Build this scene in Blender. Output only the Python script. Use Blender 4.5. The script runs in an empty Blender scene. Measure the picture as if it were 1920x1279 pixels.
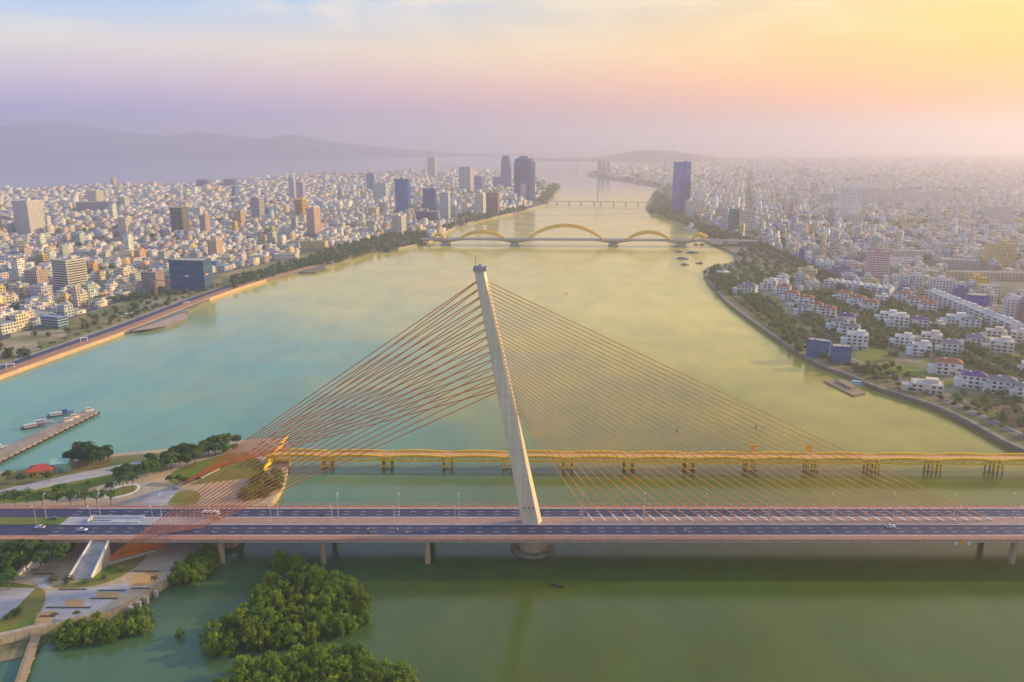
import bpy, math, random
import numpy as np
from mathutils import Vector, Matrix
random.seed(7)
rng = np.random.default_rng(11)
R = math.radians
S = bpy.context.scene
COL = S.collection

# ------------------------------------------------------------------ camera
F, TH, H = 1500.0, R(14.04), 198.0
cam = bpy.data.cameras.new('camera')
cam.sensor_width = 36.0
cam.lens = F / 1920.0 * 36.0
cam.clip_start = 1.0
cam.clip_end = 60000.0
camo = bpy.data.objects.new('camera', cam)
camo.location = (0, 0, H)
camo.rotation_euler = (R(90) - TH, 0, 0)
COL.objects.link(camo)
S.camera = camo

# ------------------------------------------------------------------ sky and sun
SUN_AZ, SUN_EL = R(76), R(19)          # azimuth from the view direction (+Y) towards the right
w = bpy.data.worlds.new('World')
S.world = w
w.use_nodes = True
nt = w.node_tree
nt.nodes.clear()
N, L = nt.nodes.new, nt.links.new


def lin(r, g, b):
    return tuple(((c / 255) / 12.92 if c / 255 <= .04045 else ((c / 255 + .055) / 1.055) ** 2.4) for c in (r, g, b)) + (1,)


def math_node(tree, op, a=None, b=None, clamp=False):
    n = tree.nodes.new('ShaderNodeMath')
    n.operation = op
    n.use_clamp = clamp
    for i, v in enumerate((a, b)):
        if v is None:
            continue
        if isinstance(v, (int, float)):
            n.inputs[i].default_value = v
        else:
            tree.links.new(v, n.inputs[i])
    return n.outputs[0]


def ramp(tree, fac, stops, interp='LINEAR'):
    n = tree.nodes.new('ShaderNodeValToRGB')
    n.color_ramp.interpolation = interp
    e = n.color_ramp.elements
    while len(e) < len(stops):
        e.new(0.5)
    for k, (p, c) in enumerate(stops):
        e[k].position = p
        e[k].color = c
    tree.links.new(fac, n.inputs[0])
    return n.outputs[0]


def mixc(tree, fac, a, b, mode='MIX'):
    n = tree.nodes.new('ShaderNodeMix')
    n.data_type = 'RGBA'
    n.blend_type = mode
    for i, v in ((0, fac), (6, a), (7, b)):
        if isinstance(v, (int, float)):
            n.inputs[i].default_value = v
        elif isinstance(v, tuple):
            n.inputs[i].default_value = v
        else:
            tree.links.new(v, n.inputs[i])
    return n.outputs[2]


tc = N('ShaderNodeTexCoord')
sep = N('ShaderNodeSeparateXYZ')
L(tc.outputs['Generated'], sep.inputs[0])
elev = math_node(nt, 'MAXIMUM', sep.outputs[2], 0.0)
epos = math_node(nt, 'POWER', elev, 0.5)              # more ramp room near the horizon
away = ramp(nt, epos, [(0.0, lin(112, 128, 206)), (.17, lin(150, 148, 210)), (.245, lin(200, 182, 208)),
                       (.32, lin(220, 212, 206)), (.40, lin(140, 192, 242)), (.63, lin(112, 170, 232)), (1.0, lin(72, 132, 218))])
near = ramp(nt, epos, [(0.0, lin(206, 150, 100)), (.14, (.80, .27, .0, 1)), (.20, (1.02, .33, .0, 1)), (.27, (1.12, .47, .0, 1)),
                       (.35, (.98, .58, .05, 1)), (.42, lin(246, 208, 112)), (.63, lin(226, 212, 178)), (1.0, lin(104, 150, 212))])
hl = math_node(nt, 'SQRT', math_node(nt, 'SUBTRACT', 1.0001, math_node(nt, 'MULTIPLY', sep.outputs[2], sep.outputs[2])))
dot = math_node(nt, 'ADD', math_node(nt, 'MULTIPLY', sep.outputs[0], math.sin(SUN_AZ)),
                math_node(nt, 'MULTIPLY', sep.outputs[1], math.cos(SUN_AZ)))
ca = math_node(nt, 'DIVIDE', dot, hl)
wgt = math_node(nt, 'POWER', math_node(nt, 'DIVIDE', math_node(nt, 'ADD', ca, 0.27), .98, True), 1.5, True)
base = mixc(nt, wgt, away, near)
# thin high cloud, streaked sideways
mp = N('ShaderNodeMapping')
mp.inputs['Scale'].default_value = (2.6, 2.6, 13.0)
mp.inputs['Location'].default_value = (.35, .2, .0)
L(tc.outputs['Generated'], mp.inputs[0])
nz = N('ShaderNodeTexNoise')
nz.inputs['Scale'].default_value = 1.7
nz.inputs['Detail'].default_value = 7
nz.inputs['Roughness'].default_value = .58
nz.inputs['Distortion'].default_value = .9
L(mp.outputs[0], nz.inputs['Vector'])
cl = math_node(nt, 'MULTIPLY', math_node(nt, 'SUBTRACT', nz.outputs[0], .47), 5.0, True)
cl = math_node(nt, 'MULTIPLY', cl, math_node(nt, 'MULTIPLY', math_node(nt, 'SUBTRACT', elev, .055), 9.0, True), True)
cl = math_node(nt, 'MULTIPLY', cl, .75)
cloudcol = mixc(nt, wgt, lin(236, 224, 212), lin(255, 226, 150))
base = mixc(nt, cl, base, cloudcol)
sky = N('ShaderNodeTexSky')
sky.sky_type = 'NISHITA'
sky.sun_disc = False
sky.sun_elevation = SUN_EL
sky.sun_rotation = SUN_AZ
sky.dust_density = 3.0
bg1 = N('ShaderNodeBackground')
L(base, bg1.inputs[0])
bg1.inputs[1].default_value = .76
bg2 = N('ShaderNodeBackground')
L(sky.outputs[0], bg2.inputs[0])
bg2.inputs[1].default_value = .012
add = N('ShaderNodeAddShader')
L(bg1.outputs[0], add.inputs[0])
L(bg2.outputs[0], add.inputs[1])
wo = N('ShaderNodeOutputWorld')
L(add.outputs[0], wo.inputs[0])

sun = bpy.data.lights.new('sun', 'SUN')
sun.energy = 3.6
sun.angle = R(1.5)
sun.color = (1.0, .70, .36)
suno = bpy.data.objects.new('sun', sun)
sd = Vector((math.sin(SUN_AZ) * math.cos(SUN_EL), math.cos(SUN_AZ) * math.cos(SUN_EL), math.sin(SUN_EL)))
suno.rotation_euler = sd.to_track_quat('Z', 'Y').to_euler()
suno.location = (3000, 2000, 450)
COL.objects.link(suno)

S.view_settings.view_transform = 'Standard'
S.view_settings.look = 'None'
S.view_settings.exposure = 0.64
S.view_settings.gamma = 1.0
S.view_settings.use_curve_mapping = False
S.render.engine = 'CYCLES'
cy = S.cycles
cy.max_bounces = 5
cy.diffuse_bounces = 2
cy.glossy_bounces = 3
cy.transmission_bounces = 2
cy.transparent_max_bounces = 6
cy.volume_bounces = 2
cy.use_denoising = True
cy.sample_clamp_indirect = 4.0
cy.caustics_reflective = False
cy.caustics_refractive = False


# ------------------------------------------------------------------ ground positions seen from the camera's place
def ray(px, py):
    u = (px - 960) / F
    v = (py - 639.5) / F
    return u, math.cos(TH) - v * math.sin(TH), -math.sin(TH) - v * math.cos(TH)


def P(px, py, z=0.0):
    u, dy, dz = ray(px, py)
    t = (z - H) / dz
    return (u * t, dy * t)


def zat(py, Y):
    u, dy, dz = ray(960, py)
    return H + dz / dy * Y


def mpp(Y, z=0.0):                       # metres per photo pixel at a place
    return (Y * math.cos(TH) + (H - z) * math.sin(TH)) / F


def pix(x, y, z):
    d = y * math.cos(TH) + (H - z) * math.sin(TH)
    v = ((H - z) * math.cos(TH) - y * math.sin(TH)) / d
    return 960 + F * x / d, 639.5 + F * v


# ------------------------------------------------------------------ materials
MATS = {}


def new_mat(name):
    m = bpy.data.materials.new(name)
    m.use_nodes = True
    b = m.node_tree.nodes['Principled BSDF']
    return m, m.node_tree, b


def noise_val(t, scale, detail=4, vec=None, stretch=None):
    n = t.nodes.new('ShaderNodeTexNoise')
    n.inputs['Scale'].default_value = scale
    n.inputs['Detail'].default_value = detail
    n.inputs['Roughness'].default_value = .6
    g = t.nodes.new('ShaderNodeNewGeometry')
    src = g.outputs['Position']
    if stretch:
        mpn = t.nodes.new('ShaderNodeMapping')
        mpn.inputs['Scale'].default_value = stretch
        t.links.new(src, mpn.inputs[0])
        src = mpn.outputs[0]
    t.links.new(src, n.inputs['Vector'])
    return n.outputs[0]


def M(name, col, rough=.7, var=.25, scale=.4, metal=0.0, src='flat', stretch=None, spec=.4, bump=0.0, var2=0.0, scale2=.02):
    """src: flat colour, 'object' (object colour) or 'attr' (face colour 'col'); grain and wear from noise."""
    if name in MATS:
        return MATS[name]
    m, t, b = new_mat(name)
    if src == 'object':
        oi = t.nodes.new('ShaderNodeObjectInfo')
        c = oi.outputs['Color']
    elif src == 'attr':
        at = t.nodes.new('ShaderNodeAttribute')
        at.attribute_name = 'col'
        c = at.outputs['Color']
    else:
        rg = t.nodes.new('ShaderNodeRGB')
        rg.outputs[0].default_value = tuple(col) + (1,)
        c = rg.outputs[0]
    if var:
        k = noise_val(t, scale, 5, stretch=stretch)
        g = ramp(t, k, [(.3, (1 - var,) * 3 + (1,)), (.7, (1 + var * .45,) * 3 + (1,))])
        c = mixc(t, 1.0, c, g, 'MULTIPLY')
        if bump:
            bn = t.nodes.new('ShaderNodeBump')
            bn.inputs['Strength'].default_value = bump
            bn.inputs['Distance'].default_value = .3
            t.links.new(k, bn.inputs['Height'])
            t.links.new(bn.outputs[0], b.inputs['Normal'])
    if var2:
        k2 = noise_val(t, scale2, 3)
        g2 = ramp(t, k2, [(.35, (1 - var2,) * 3 + (1,)), (.65, (1 + var2 * .4,) * 3 + (1,))])
        c = mixc(t, 1.0, c, g2, 'MULTIPLY')
    t.links.new(c, b.inputs['Base Color'])
    b.inputs['Roughness'].default_value = rough
    b.inputs['Metallic'].default_value = metal
    b.inputs['Specular IOR Level'].default_value = spec
    MATS[name] = m
    return m


def ground_mat(name, c1, c2, scale, c3=None, scale3=.01, rough=.9, tile=0):
    if name in MATS:
        return MATS[name]
    m, t, b = new_mat(name)
    k = noise_val(t, scale, 6)
    c = ramp(t, k, [(.35, tuple(c1) + (1,)), (.65, tuple(c2) + (1,))])
    if c3:
        k3 = noise_val(t, scale3, 3)
        f3 = ramp(t, k3, [(.45, (0, 0, 0, 1)), (.62, (1, 1, 1, 1))])
        c = mixc(t, f3, c, tuple(c3) + (1,))
    if tile:                                   # slab joints and slab-to-slab tone
        bk = t.nodes.new('ShaderNodeTexBrick')
        g_ = t.nodes.new('ShaderNodeNewGeometry')
        t.links.new(g_.outputs['Position'], bk.inputs['Vector'])
        bk.inputs['Scale'].default_value = 1.0
        bk.inputs['Brick Width'].default_value = tile * 1.6
        bk.inputs['Row Height'].default_value = tile
        bk.inputs['Mortar Size'].default_value = .09
        bk.inputs['Color1'].default_value = (1, 1, 1, 1)
        bk.inputs['Color2'].default_value = (.84, .84, .85, 1)
        bk.inputs['Mortar'].default_value = (.66, .64, .62, 1)
        c = mixc(t, 1.0, c, bk.outputs[0], 'MULTIPLY')
    t.links.new(c, b.inputs['Base Color'])
    b.inputs['Roughness'].default_value = rough
    b.inputs['Specular IOR Level'].default_value = .2
    MATS[name] = m
    return m


def leaf_mat(name):
    m, t, b = new_mat(name)
    oi = t.nodes.new('ShaderNodeObjectInfo')
    k = noise_val(t, 0.55, 3)
    g = ramp(t, k, [(.3, (.68, .74, .7, 1)), (.52, (1, 1, 1, 1)), (.72, (1.35, 1.25, .9, 1))])
    c = mixc(t, 1.0, oi.outputs['Color'], g, 'MULTIPLY')
    t.links.new(c, b.inputs['Base Color'])
    b.inputs['Roughness'].default_value = .6
    b.inputs['Specular IOR Level'].default_value = .25
    tr = t.nodes.new('ShaderNodeBsdfTranslucent')
    t.links.new(c, tr.inputs[0])
    mx = t.nodes.new('ShaderNodeMixShader')
    mx.inputs[0].default_value = .42
    t.links.new(b.outputs[0], mx.inputs[1])
    t.links.new(tr.outputs[0], mx.inputs[2])
    out = [n for n in t.nodes if n.type == 'OUTPUT_MATERIAL'][0]
    t.links.new(mx.outputs[0], out.inputs[0])
    return m


def water_mat():
    m, t, b = new_mat('river_water')
    k = noise_val(t, .006, 4)
    # green near; khaki sediment plus painted sky sheen beyond; teal left paints reflected sky
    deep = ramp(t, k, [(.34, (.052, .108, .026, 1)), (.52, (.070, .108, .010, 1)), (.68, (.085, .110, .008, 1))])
    silt_sheen = ramp(t, k, [(.34, (.580, .510, .070, 1)), (.66, (.660, .530, .085, 1))])
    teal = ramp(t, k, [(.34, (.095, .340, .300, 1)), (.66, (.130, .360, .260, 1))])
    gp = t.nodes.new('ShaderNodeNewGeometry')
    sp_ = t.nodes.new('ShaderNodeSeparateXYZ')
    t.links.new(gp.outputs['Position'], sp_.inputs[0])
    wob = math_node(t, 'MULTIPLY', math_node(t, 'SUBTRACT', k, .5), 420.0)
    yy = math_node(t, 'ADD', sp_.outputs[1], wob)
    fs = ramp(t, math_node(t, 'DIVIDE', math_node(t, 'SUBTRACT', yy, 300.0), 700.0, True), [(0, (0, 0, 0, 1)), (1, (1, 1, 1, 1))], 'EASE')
    c = mixc(t, fs, deep, silt_sheen)
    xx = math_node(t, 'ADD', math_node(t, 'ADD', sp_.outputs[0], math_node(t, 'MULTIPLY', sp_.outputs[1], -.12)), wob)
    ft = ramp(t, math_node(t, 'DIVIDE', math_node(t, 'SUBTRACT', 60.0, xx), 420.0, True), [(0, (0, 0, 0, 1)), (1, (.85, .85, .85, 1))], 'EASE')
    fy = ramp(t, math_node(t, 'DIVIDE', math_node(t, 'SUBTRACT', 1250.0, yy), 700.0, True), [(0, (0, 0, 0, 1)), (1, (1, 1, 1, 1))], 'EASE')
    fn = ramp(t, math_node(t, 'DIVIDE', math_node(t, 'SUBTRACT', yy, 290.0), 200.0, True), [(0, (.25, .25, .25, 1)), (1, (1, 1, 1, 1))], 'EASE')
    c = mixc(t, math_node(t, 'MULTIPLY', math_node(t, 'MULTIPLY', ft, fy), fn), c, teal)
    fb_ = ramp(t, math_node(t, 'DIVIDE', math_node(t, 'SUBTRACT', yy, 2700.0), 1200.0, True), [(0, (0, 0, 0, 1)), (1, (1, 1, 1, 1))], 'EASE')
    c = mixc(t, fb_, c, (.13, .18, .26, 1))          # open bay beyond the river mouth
    k2 = noise_val(t, .03, 4, stretch=(1, .45, 1))
    g = ramp(t, k2, [(.35, (.86, .88, .92, 1)), (.65, (1.08, 1.06, 1.0, 1))])
    c = mixc(t, 1.0, c, g, 'MULTIPLY')
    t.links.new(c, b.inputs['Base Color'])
    rr = ramp(t, noise_val(t, .012, 3, stretch=(.5, 1, 1)), [(.35, (.10, .10, .10, 1)), (.65, (.17, .17, .17, 1))])
    t.links.new(rr, b.inputs['Roughness'])
    b.inputs['IOR'].default_value = 1.42
    b.inputs['Specular IOR Level'].default_value = .5
    w1 = noise_val(t, .35, 4, stretch=(1, 1.6, 1))
    bn = t.nodes.new('ShaderNodeBump')
    bn.inputs['Strength'].default_value = .17
    bn.inputs['Distance'].default_value = .4
    t.links.new(w1, bn.inputs['Height'])
    t.links.new(bn.outputs[0], b.inputs['Normal'])
    return m


concrete = M('concrete', (.50, .45, .37), .8, .22, .18, stretch=(1, 1, .25))
pylon_concrete = M('pylon_concrete', (.82, .70, .51), .75, .2, .3, stretch=(1.5, 1.5, .06), var2=.12, scale2=.05)
_t = pylon_concrete.node_tree                    # pour joints every 4.5 m
_b = _t.nodes['Principled BSDF']
_src = _b.inputs['Base Color'].links[0].from_socket
_g = _t.nodes.new('ShaderNodeNewGeometry')
_s = _t.nodes.new('ShaderNodeSeparateXYZ')
_t.links.new(_g.outputs['Position'], _s.inputs[0])
_j = math_node(_t, 'LESS_THAN', math_node(_t, 'FRACT', math_node(_t, 'DIVIDE', _s.outputs[2], 4.5)), .045)
_t.links.new(mixc(_t, math_node(_t, 'MULTIPLY', _j, .22), _src, (.25, .2, .14, 1)), _b.inputs['Base Color'])
asphalt = M('asphalt', (.060, .062, .125), .75, .3, .6, var2=.22, stretch=(.03, 1, 1))
walkway = M('walkway_paving', (.50, .25, .16), .85, .2, .5)
median_pave = M('median_paving', (.40, .26, .21), .85, .2, .4)
white_paint = M('white_paint', (.75, .75, .74), .6, .15, .5)
rail_paint = M('railing_paint', (.62, .42, .33), .5, .15, .5)
cable_paint = M('cable_sheath', (.80, .27, .06), .45, .3, .08)
back_paint = M('back_stay_sheath', (.90, .24, .03), .45, .3, .08)
yellow_steel = M('yellow_steel', (.98, .60, .008), .5, .12, .25)
gold_steel = M('gold_steel', (.92, .56, .03), .4, .15, .1)
dark_metal = M('dark_metal', (.05, .05, .055), .4, .2, 1)
galv = M('galvanised_steel', (.62, .60, .60), .35, .12, 1, metal=.3)
glass = M('window_glass', (.035, .045, .06), .12, .3, .3, spec=.6)
curtain = M('curtain_wall_glass', (.05, .09, .16), .16, .35, .08, src='object', spec=.6, stretch=(1, 1, .5))
paint = M('building_paint', (.7, .7, .7), .8, .18, .22, src='object', stretch=(1, 1, .35))
paint_attr = M('mixed_paint', (.7, .7, .7), .8, .2, .2, src='attr', stretch=(1, 1, .4))
roof_tile = M('roof_tile', (.36, .13, .075), .85, .3, .6, src='object')
netting = M('scaffold_netting', (.05, .12, .25), .8, .35, .35, src='object', stretch=(.6, .6, 1))
rubber = M('rubber', (.02, .02, .02), .8, .1, 3)
car_paint = M('car_paint', (.8, .8, .8), .25, .05, 1, src='object', spec=.6)
cloth = M('cloth', (.2, .2, .2), .9, .2, 5, src='object')
skin = M('skin', (.45, .28, .2), .6, .1, 5)
bark = M('bark', (.19, .15, .11), .9, .3, 2)
leaf = leaf_mat('foliage')
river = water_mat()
grass = ground_mat('grass_lawn', (.10, .16, .02), (.17, .23, .03), .25, (.21, .20, .05), .03)
dry_grass = ground_mat('dry_grass', (.22, .20, .07), (.13, .16, .05), .06, (.36, .27, .12), .02)
sand = ground_mat('sandy_ground', (.42, .34, .22), (.30, .25, .16), .05, (.20, .20, .09), .02)
paving = ground_mat('tan_paving', (.62, .47, .29), (.52, .40, .25), .12, (.42, .38, .33), .035, tile=2.2)
grey_pave = ground_mat('grey_paving', (.54, .52, .50), (.44, .43, .44), .1, tile=2.6)
ochre_pave = ground_mat('ochre_paving', (.58, .36, .13), (.50, .33, .14), .2)
terracotta = ground_mat('terracotta_promenade', (.52, .27, .14), (.44, .24, .14), .1, tile=3.0)
city_ground = ground_mat('city_ground', (.16, .15, .14), (.26, .23, .20), .03, (.11, .13, .06), .012)
hill_mat = ground_mat('wooded_hill', (.035, .055, .05), (.06, .085, .07), .004)
thatch = M('brown_planks', (.30, .23, .16), .9, .3, .6)


# ------------------------------------------------------------------ object helpers
def tag(o, label=None, cat=None, group=None, kind=None):
    if label:
        o['label'] = label
    if cat:
        o['category'] = cat
    if group:
        o['group'] = group
    if kind:
        o['kind'] = kind
    return o


def empty(name, loc, label, cat, group=None, rz=0.0):
    o = bpy.data.objects.new(name, None)
    o.empty_display_size = 1
    o.location = loc
    o.rotation_euler = (0, 0, rz)
    COL.objects.link(o)
    return tag(o, label, cat, group)


class MB:
    def __init__(s):
        s.v, s.f = [], []

    def face(s, pts):
        n = len(s.v)
        s.v += [tuple(p) for p in pts]
        s.f.append(tuple(range(n, n + len(pts))))

    def box(s, cx, cy, z0, sx, sy, sz, rot=0.0, bottom=True):
        c, k = math.cos(rot), math.sin(rot)
        n = len(s.v)
        for z in (z0, z0 + sz):
            for a, b in ((-.5, -.5), (.5, -.5), (.5, .5), (-.5, .5)):
                x, y = a * sx, b * sy
                s.v.append((cx + x * c - y * k, cy + x * k + y * c, z))
        s.f += [(n, n + 1, n + 5, n + 4), (n + 1, n + 2, n + 6, n + 5), (n + 2, n + 3, n + 7, n + 6),
                (n + 3, n, n + 4, n + 7), (n + 4, n + 5, n + 6, n + 7)]
        if bottom:
            s.f.append((n + 3, n + 2, n + 1, n))
        return s

    def prism(s, poly, z0, z1, top=True, bottom=False, poly2=None):
        n, m = len(s.v), len(poly)
        poly2 = poly2 or poly
        s.v += [(p[0], p[1], z0) for p in poly] + [(p[0], p[1], z1) for p in poly2]
        for i in range(m):
            j = (i + 1) % m
            s.f.append((n + i, n + j, n + m + j, n + m + i))
        if top:
            s.f.append(tuple(range(n + m, n + 2 * m)))
        if bottom:
            s.f.append(tuple(range(n + m - 1, n - 1, -1)))
        return s

    def tube(s, pts, r, n=6, caps=True):
        """r: one radius or one per point"""
        pts = [Vector(p) for p in pts]
        rs = r if isinstance(r, (list, tuple)) else [r] * len(pts)
        base0 = len(s.v)
        for i, p in enumerate(pts):
            d = (pts[min(i + 1, len(pts) - 1)] - pts[max(i - 1, 0)]).normalized()
            up = Vector((0, 0, 1)) if abs(d.z) < .95 else Vector((1, 0, 0))
            a = d.cross(up).normalized()
            b = d.cross(a).normalized()
            for k in range(n):
                t = 2 * math.pi * k / n
                s.v.append(tuple(p + (a * math.cos(t) + b * math.sin(t)) * rs[i]))
        for i in range(len(pts) - 1):
            for k in range(n):
                q = base0 + i * n
                s.f.append((q + k, q + (k + 1) % n, q + n + (k + 1) % n, q + n + k))
        if caps:
            s.f.append(tuple(range(base0 + n - 1, base0 - 1, -1)))
            e = base0 + (len(pts) - 1) * n
            s.f.append(tuple(range(e, e + n)))
        return s

    def beam(s, p, q, wd, ht=None):
        """rectangular bar from p to q"""
        p, q = Vector(p), Vector(q)
        ht = ht or wd
        d = (q - p).normalized()
        up = Vector((0, 0, 1)) if abs(d.z) < .98 else Vector((0, 1, 0))
        a = d.cross(up).normalized() * (wd / 2)
        b = a.cross(d).normalized() * (ht / 2)
        n = len(s.v)
        for o in (p, q):
            for e in (-a - b, a - b, a + b, -a + b):
                s.v.append(tuple(o + e))
        s.f += [(n, n + 1, n + 5, n + 4), (n + 1, n + 2, n + 6, n + 5), (n + 2, n + 3, n + 7, n + 6), (n + 3, n, n + 4, n + 7),
                (n + 3, n + 2, n + 1, n), (n + 4, n + 5, n + 6, n + 7)]
        return s

    def cone(s, cx, cy, z0, z1, r0, r1, n=16, top=True):
        s.prism([(cx + r0 * math.cos(2 * math.pi * k / n), cy + r0 * math.sin(2 * math.pi * k / n)) for k in range(n)], z0, z1, top=top,
                poly2=[(cx + r1 * math.cos(2 * math.pi * k / n), cy + r1 * math.sin(2 * math.pi * k / n)) for k in range(n)])
        return s

    def build(s, name, mat, parent=None, color=None, smooth=False, world=True, kind=None):
        """world: verts are world coordinates; they are moved into an unrotated parent's frame"""
        me = bpy.data.meshes.new(name)
        v = s.v
        if parent is not None and world:
            l = parent_origin(parent)
            v = [(p[0] - l[0], p[1] - l[1], p[2] - l[2]) for p in v]
        me.from_pydata(v, [], s.f)
        me.materials.append(mat)
        if smooth:
            me.polygons.foreach_set('use_smooth', [True] * len(me.polygons))
        me.update()
        return link(name, me, parent, color, kind)


def parent_origin(o):
    l = Vector(o.location)
    while o.parent:
        o = o.parent
        l = l + Vector(o.location)
    return l


def link(name, me, parent=None, color=None, kind=None):
    o = bpy.data.objects.new(name, me)
    if parent is not None:
        o.parent = parent
    if color is not None:
        o.color = tuple(color[:3]) + (1,)
    if kind:
        o['kind'] = kind
    COL.objects.link(o)
    return o


def copy_tree(o, parent=None):
    c = o.copy()
    COL.objects.link(c)
    c.parent = parent
    for ch in list(o.children):
        copy_tree(ch, c)
    return c


def sheet(name, poly, z, mat, kind='structure', z0=None):
    b = MB()
    if z0 is None:
        b.face([(p[0], p[1], z) for p in poly])
    else:
        b.prism(poly, z0, z)
    o = b.build(name, mat)
    if kind:
        o['kind'] = kind
    return o


def offset_line(line, d):
    """shift a polyline sideways; d > 0 is to the left of its direction"""
    out = []
    for i, p in enumerate(line):
        a = Vector(line[max(i - 1, 0)])
        b = Vector(line[min(i + 1, len(line) - 1)])
        t = (b - a).normalized()
        out.append((p[0] - t.y * d, p[1] + t.x * d))
    return out


def resample(line, step):
    out = [tuple(line[0])]
    acc = 0.0
    for a, b in zip(line, line[1:]):
        a, b = Vector(a), Vector(b)
        l = (b - a).length
        if l < 1e-6:
            continue
        t = step - acc
        while t <= l:
            out.append(tuple(a + (b - a) * (t / l)))
            t += step
        acc = l - (t - step)
    out.append(tuple(line[-1]))
    return out


def smooth_line(line, n=2):
    for _ in range(n):
        q = [line[0]]
        for a, b in zip(line, line[1:]):
            q += [(a[0] * .75 + b[0] * .25, a[1] * .75 + b[1] * .25), (a[0] * .25 + b[0] * .75, a[1] * .25 + b[1] * .75)]
        line = q + [line[-1]]
    return line


def strip(name, line, d0, d1, z, mat, kind='structure', th=None):
    a, b = offset_line(line, d0), offset_line(line, d1)
    m = MB()
    n = len(line)
    if th is None:
        m.v = [(p[0], p[1], z) for p in a] + [(p[0], p[1], z) for p in b]
        m.f = [(i, i + 1, n + i + 1, n + i) for i in range(n - 1)]
    else:
        m.v = [(p[0], p[1], z) for p in a] + [(p[0], p[1], z) for p in b] + [(p[0], p[1], z - th) for p in a] + [(p[0], p[1], z - th) for p in b]
        for i in range(n - 1):
            m.f += [(i, i + 1, n + i + 1, n + i), (2 * n + i, 2 * n + i + 1, i + 1, i), (n + i, n + i + 1, 3 * n + i + 1, 3 * n + i)]
    o = m.build(name, mat)
    if kind:
        o['kind'] = kind
    return o


def inside(poly, x, y):
    """vectorised point in polygon"""
    x, y = np.asarray(x), np.asarray(y)
    r = np.zeros(x.shape, bool)
    n = len(poly)
    for i in range(n):
        x1, y1 = poly[i]
        x2, y2 = poly[(i + 1) % n]
        c = ((y1 > y) != (y2 > y)) & (x < (x2 - x1) * (y - y1) / (y2 - y1 + 1e-12) + x1)
        r ^= c
    return r


def line_dist(line, x, y):
    x, y = np.asarray(x, float), np.asarray(y, float)
    best = np.full(x.shape, 1e9)
    for (x1, y1), (x2, y2) in zip(line, line[1:]):
        dx, dy = x2 - x1, y2 - y1
        t = np.clip(((x - x1) * dx + (y - y1) * dy) / (dx * dx + dy * dy + 1e-9), 0, 1)
        best = np.minimum(best, np.hypot(x - x1 - t * dx, y - y1 - t * dy))
    return best


TENS = {2: ('twentieth', 'twenty'), 3: ('thirtieth', 'thirty'), 4: ('fortieth', 'forty'), 5: ('fiftieth', 'fifty'), 6: ('sixtieth', 'sixty'), 7: ('seventieth', 'seventy'), 8: ('eightieth', 'eighty'), 9: ('ninetieth', 'ninety')}


def ordinal(n):
    if n <= 20:
        return ORD[n - 1]
    a, b = divmod(n, 10)
    return TENS[a][0] if b == 0 else TENS[a][1] + '-' + ORD[b - 1]


ORD = ['first', 'second', 'third', 'fourth', 'fifth', 'sixth', 'seventh', 'eighth', 'ninth', 'tenth', 'eleventh', 'twelfth',
       'thirteenth', 'fourteenth', 'fifteenth', 'sixteenth', 'seventeenth', 'eighteenth', 'nineteenth', 'twentieth']

# ================================================================== THE SETTING
o = MB()
o.v = [(-25000, -1500, 0), (25000, -1500, 0), (25000, 26000, 0), (-25000, 26000, 0)]
o.f = [(0, 1, 2, 3)]
o.build('river', river)['kind'] = 'structure'

# left bank: water line from near to far, then the bay shore back to the left
LB_px = [(0, 712), (120, 668), (243, 624), (262, 622), (310, 616), (345, 603), (353, 593), (349, 586), (400, 561), (480, 533), (560, 514), (592, 513), (612, 508),
         (606, 503), (640, 492), (700, 475), (728, 471), (731, 474), (745, 472), (747, 468), (797, 459), (818, 450), (845, 431), (872, 424), (880, 420),
         (920, 411), (975, 399), (1024, 385), (1032, 375), (1040, 362), (1051, 352), (1047, 346), (1020, 343), (1006, 338), (996, 326)]
LB = [P(*p) for p in LB_px]
LB_line = [P(-260, 806)] + [P(-120, 757)] + LB
bay_px = [(940, 325), (800, 325.5), (640, 327), (560, 330), (480, 337), (430, 344), (300, 348), (150, 353), (0, 362), (-260, 372)]
BAY = [P(*p) for p in bay_px]
left_land = LB_line + BAY + [(-2700, 2600), (-1500, 900), (-800, 560)]
LZ = 3.2
sheet('left_bank', left_land, LZ, city_ground, z0=-.6)
# right bank
RB_px = [(2060, 906), (1960, 868), (1890, 841), (1850, 818), (1800, 790), (1745, 765), (1690, 748), (1632, 730), (1585, 707), (1535, 692), (1492, 666),
         (1450, 637), (1405, 604), (1372, 580), (1345, 554), (1325, 529), (1319, 514), (1326, 505), (1345, 500), (1368, 497), (1378, 490), (1375, 478), (1362, 470),
         (1340, 462), (1322, 455), (1318, 443), (1306, 432), (1292, 425), (1268, 413), (1250, 407), (1236, 402), (1215, 398), (1211, 391), (1217, 377),
         (1225, 362), (1236, 352), (1205, 347), (1185, 343), (1140, 336), (1104, 331), (1100, 327), (1112, 322), (1140, 318)]
RB = [P(*p) for p in RB_px]
right_land = RB + [P(1300, 305), P(1500, 296), P(1800, 293), P(2350, 293), (5200, 4200), (1700, 900), (900, 380), (420, 380)]
RZ = 3.2
sheet('right_bank', right_land, RZ, city_ground, z0=-.6)


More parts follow.
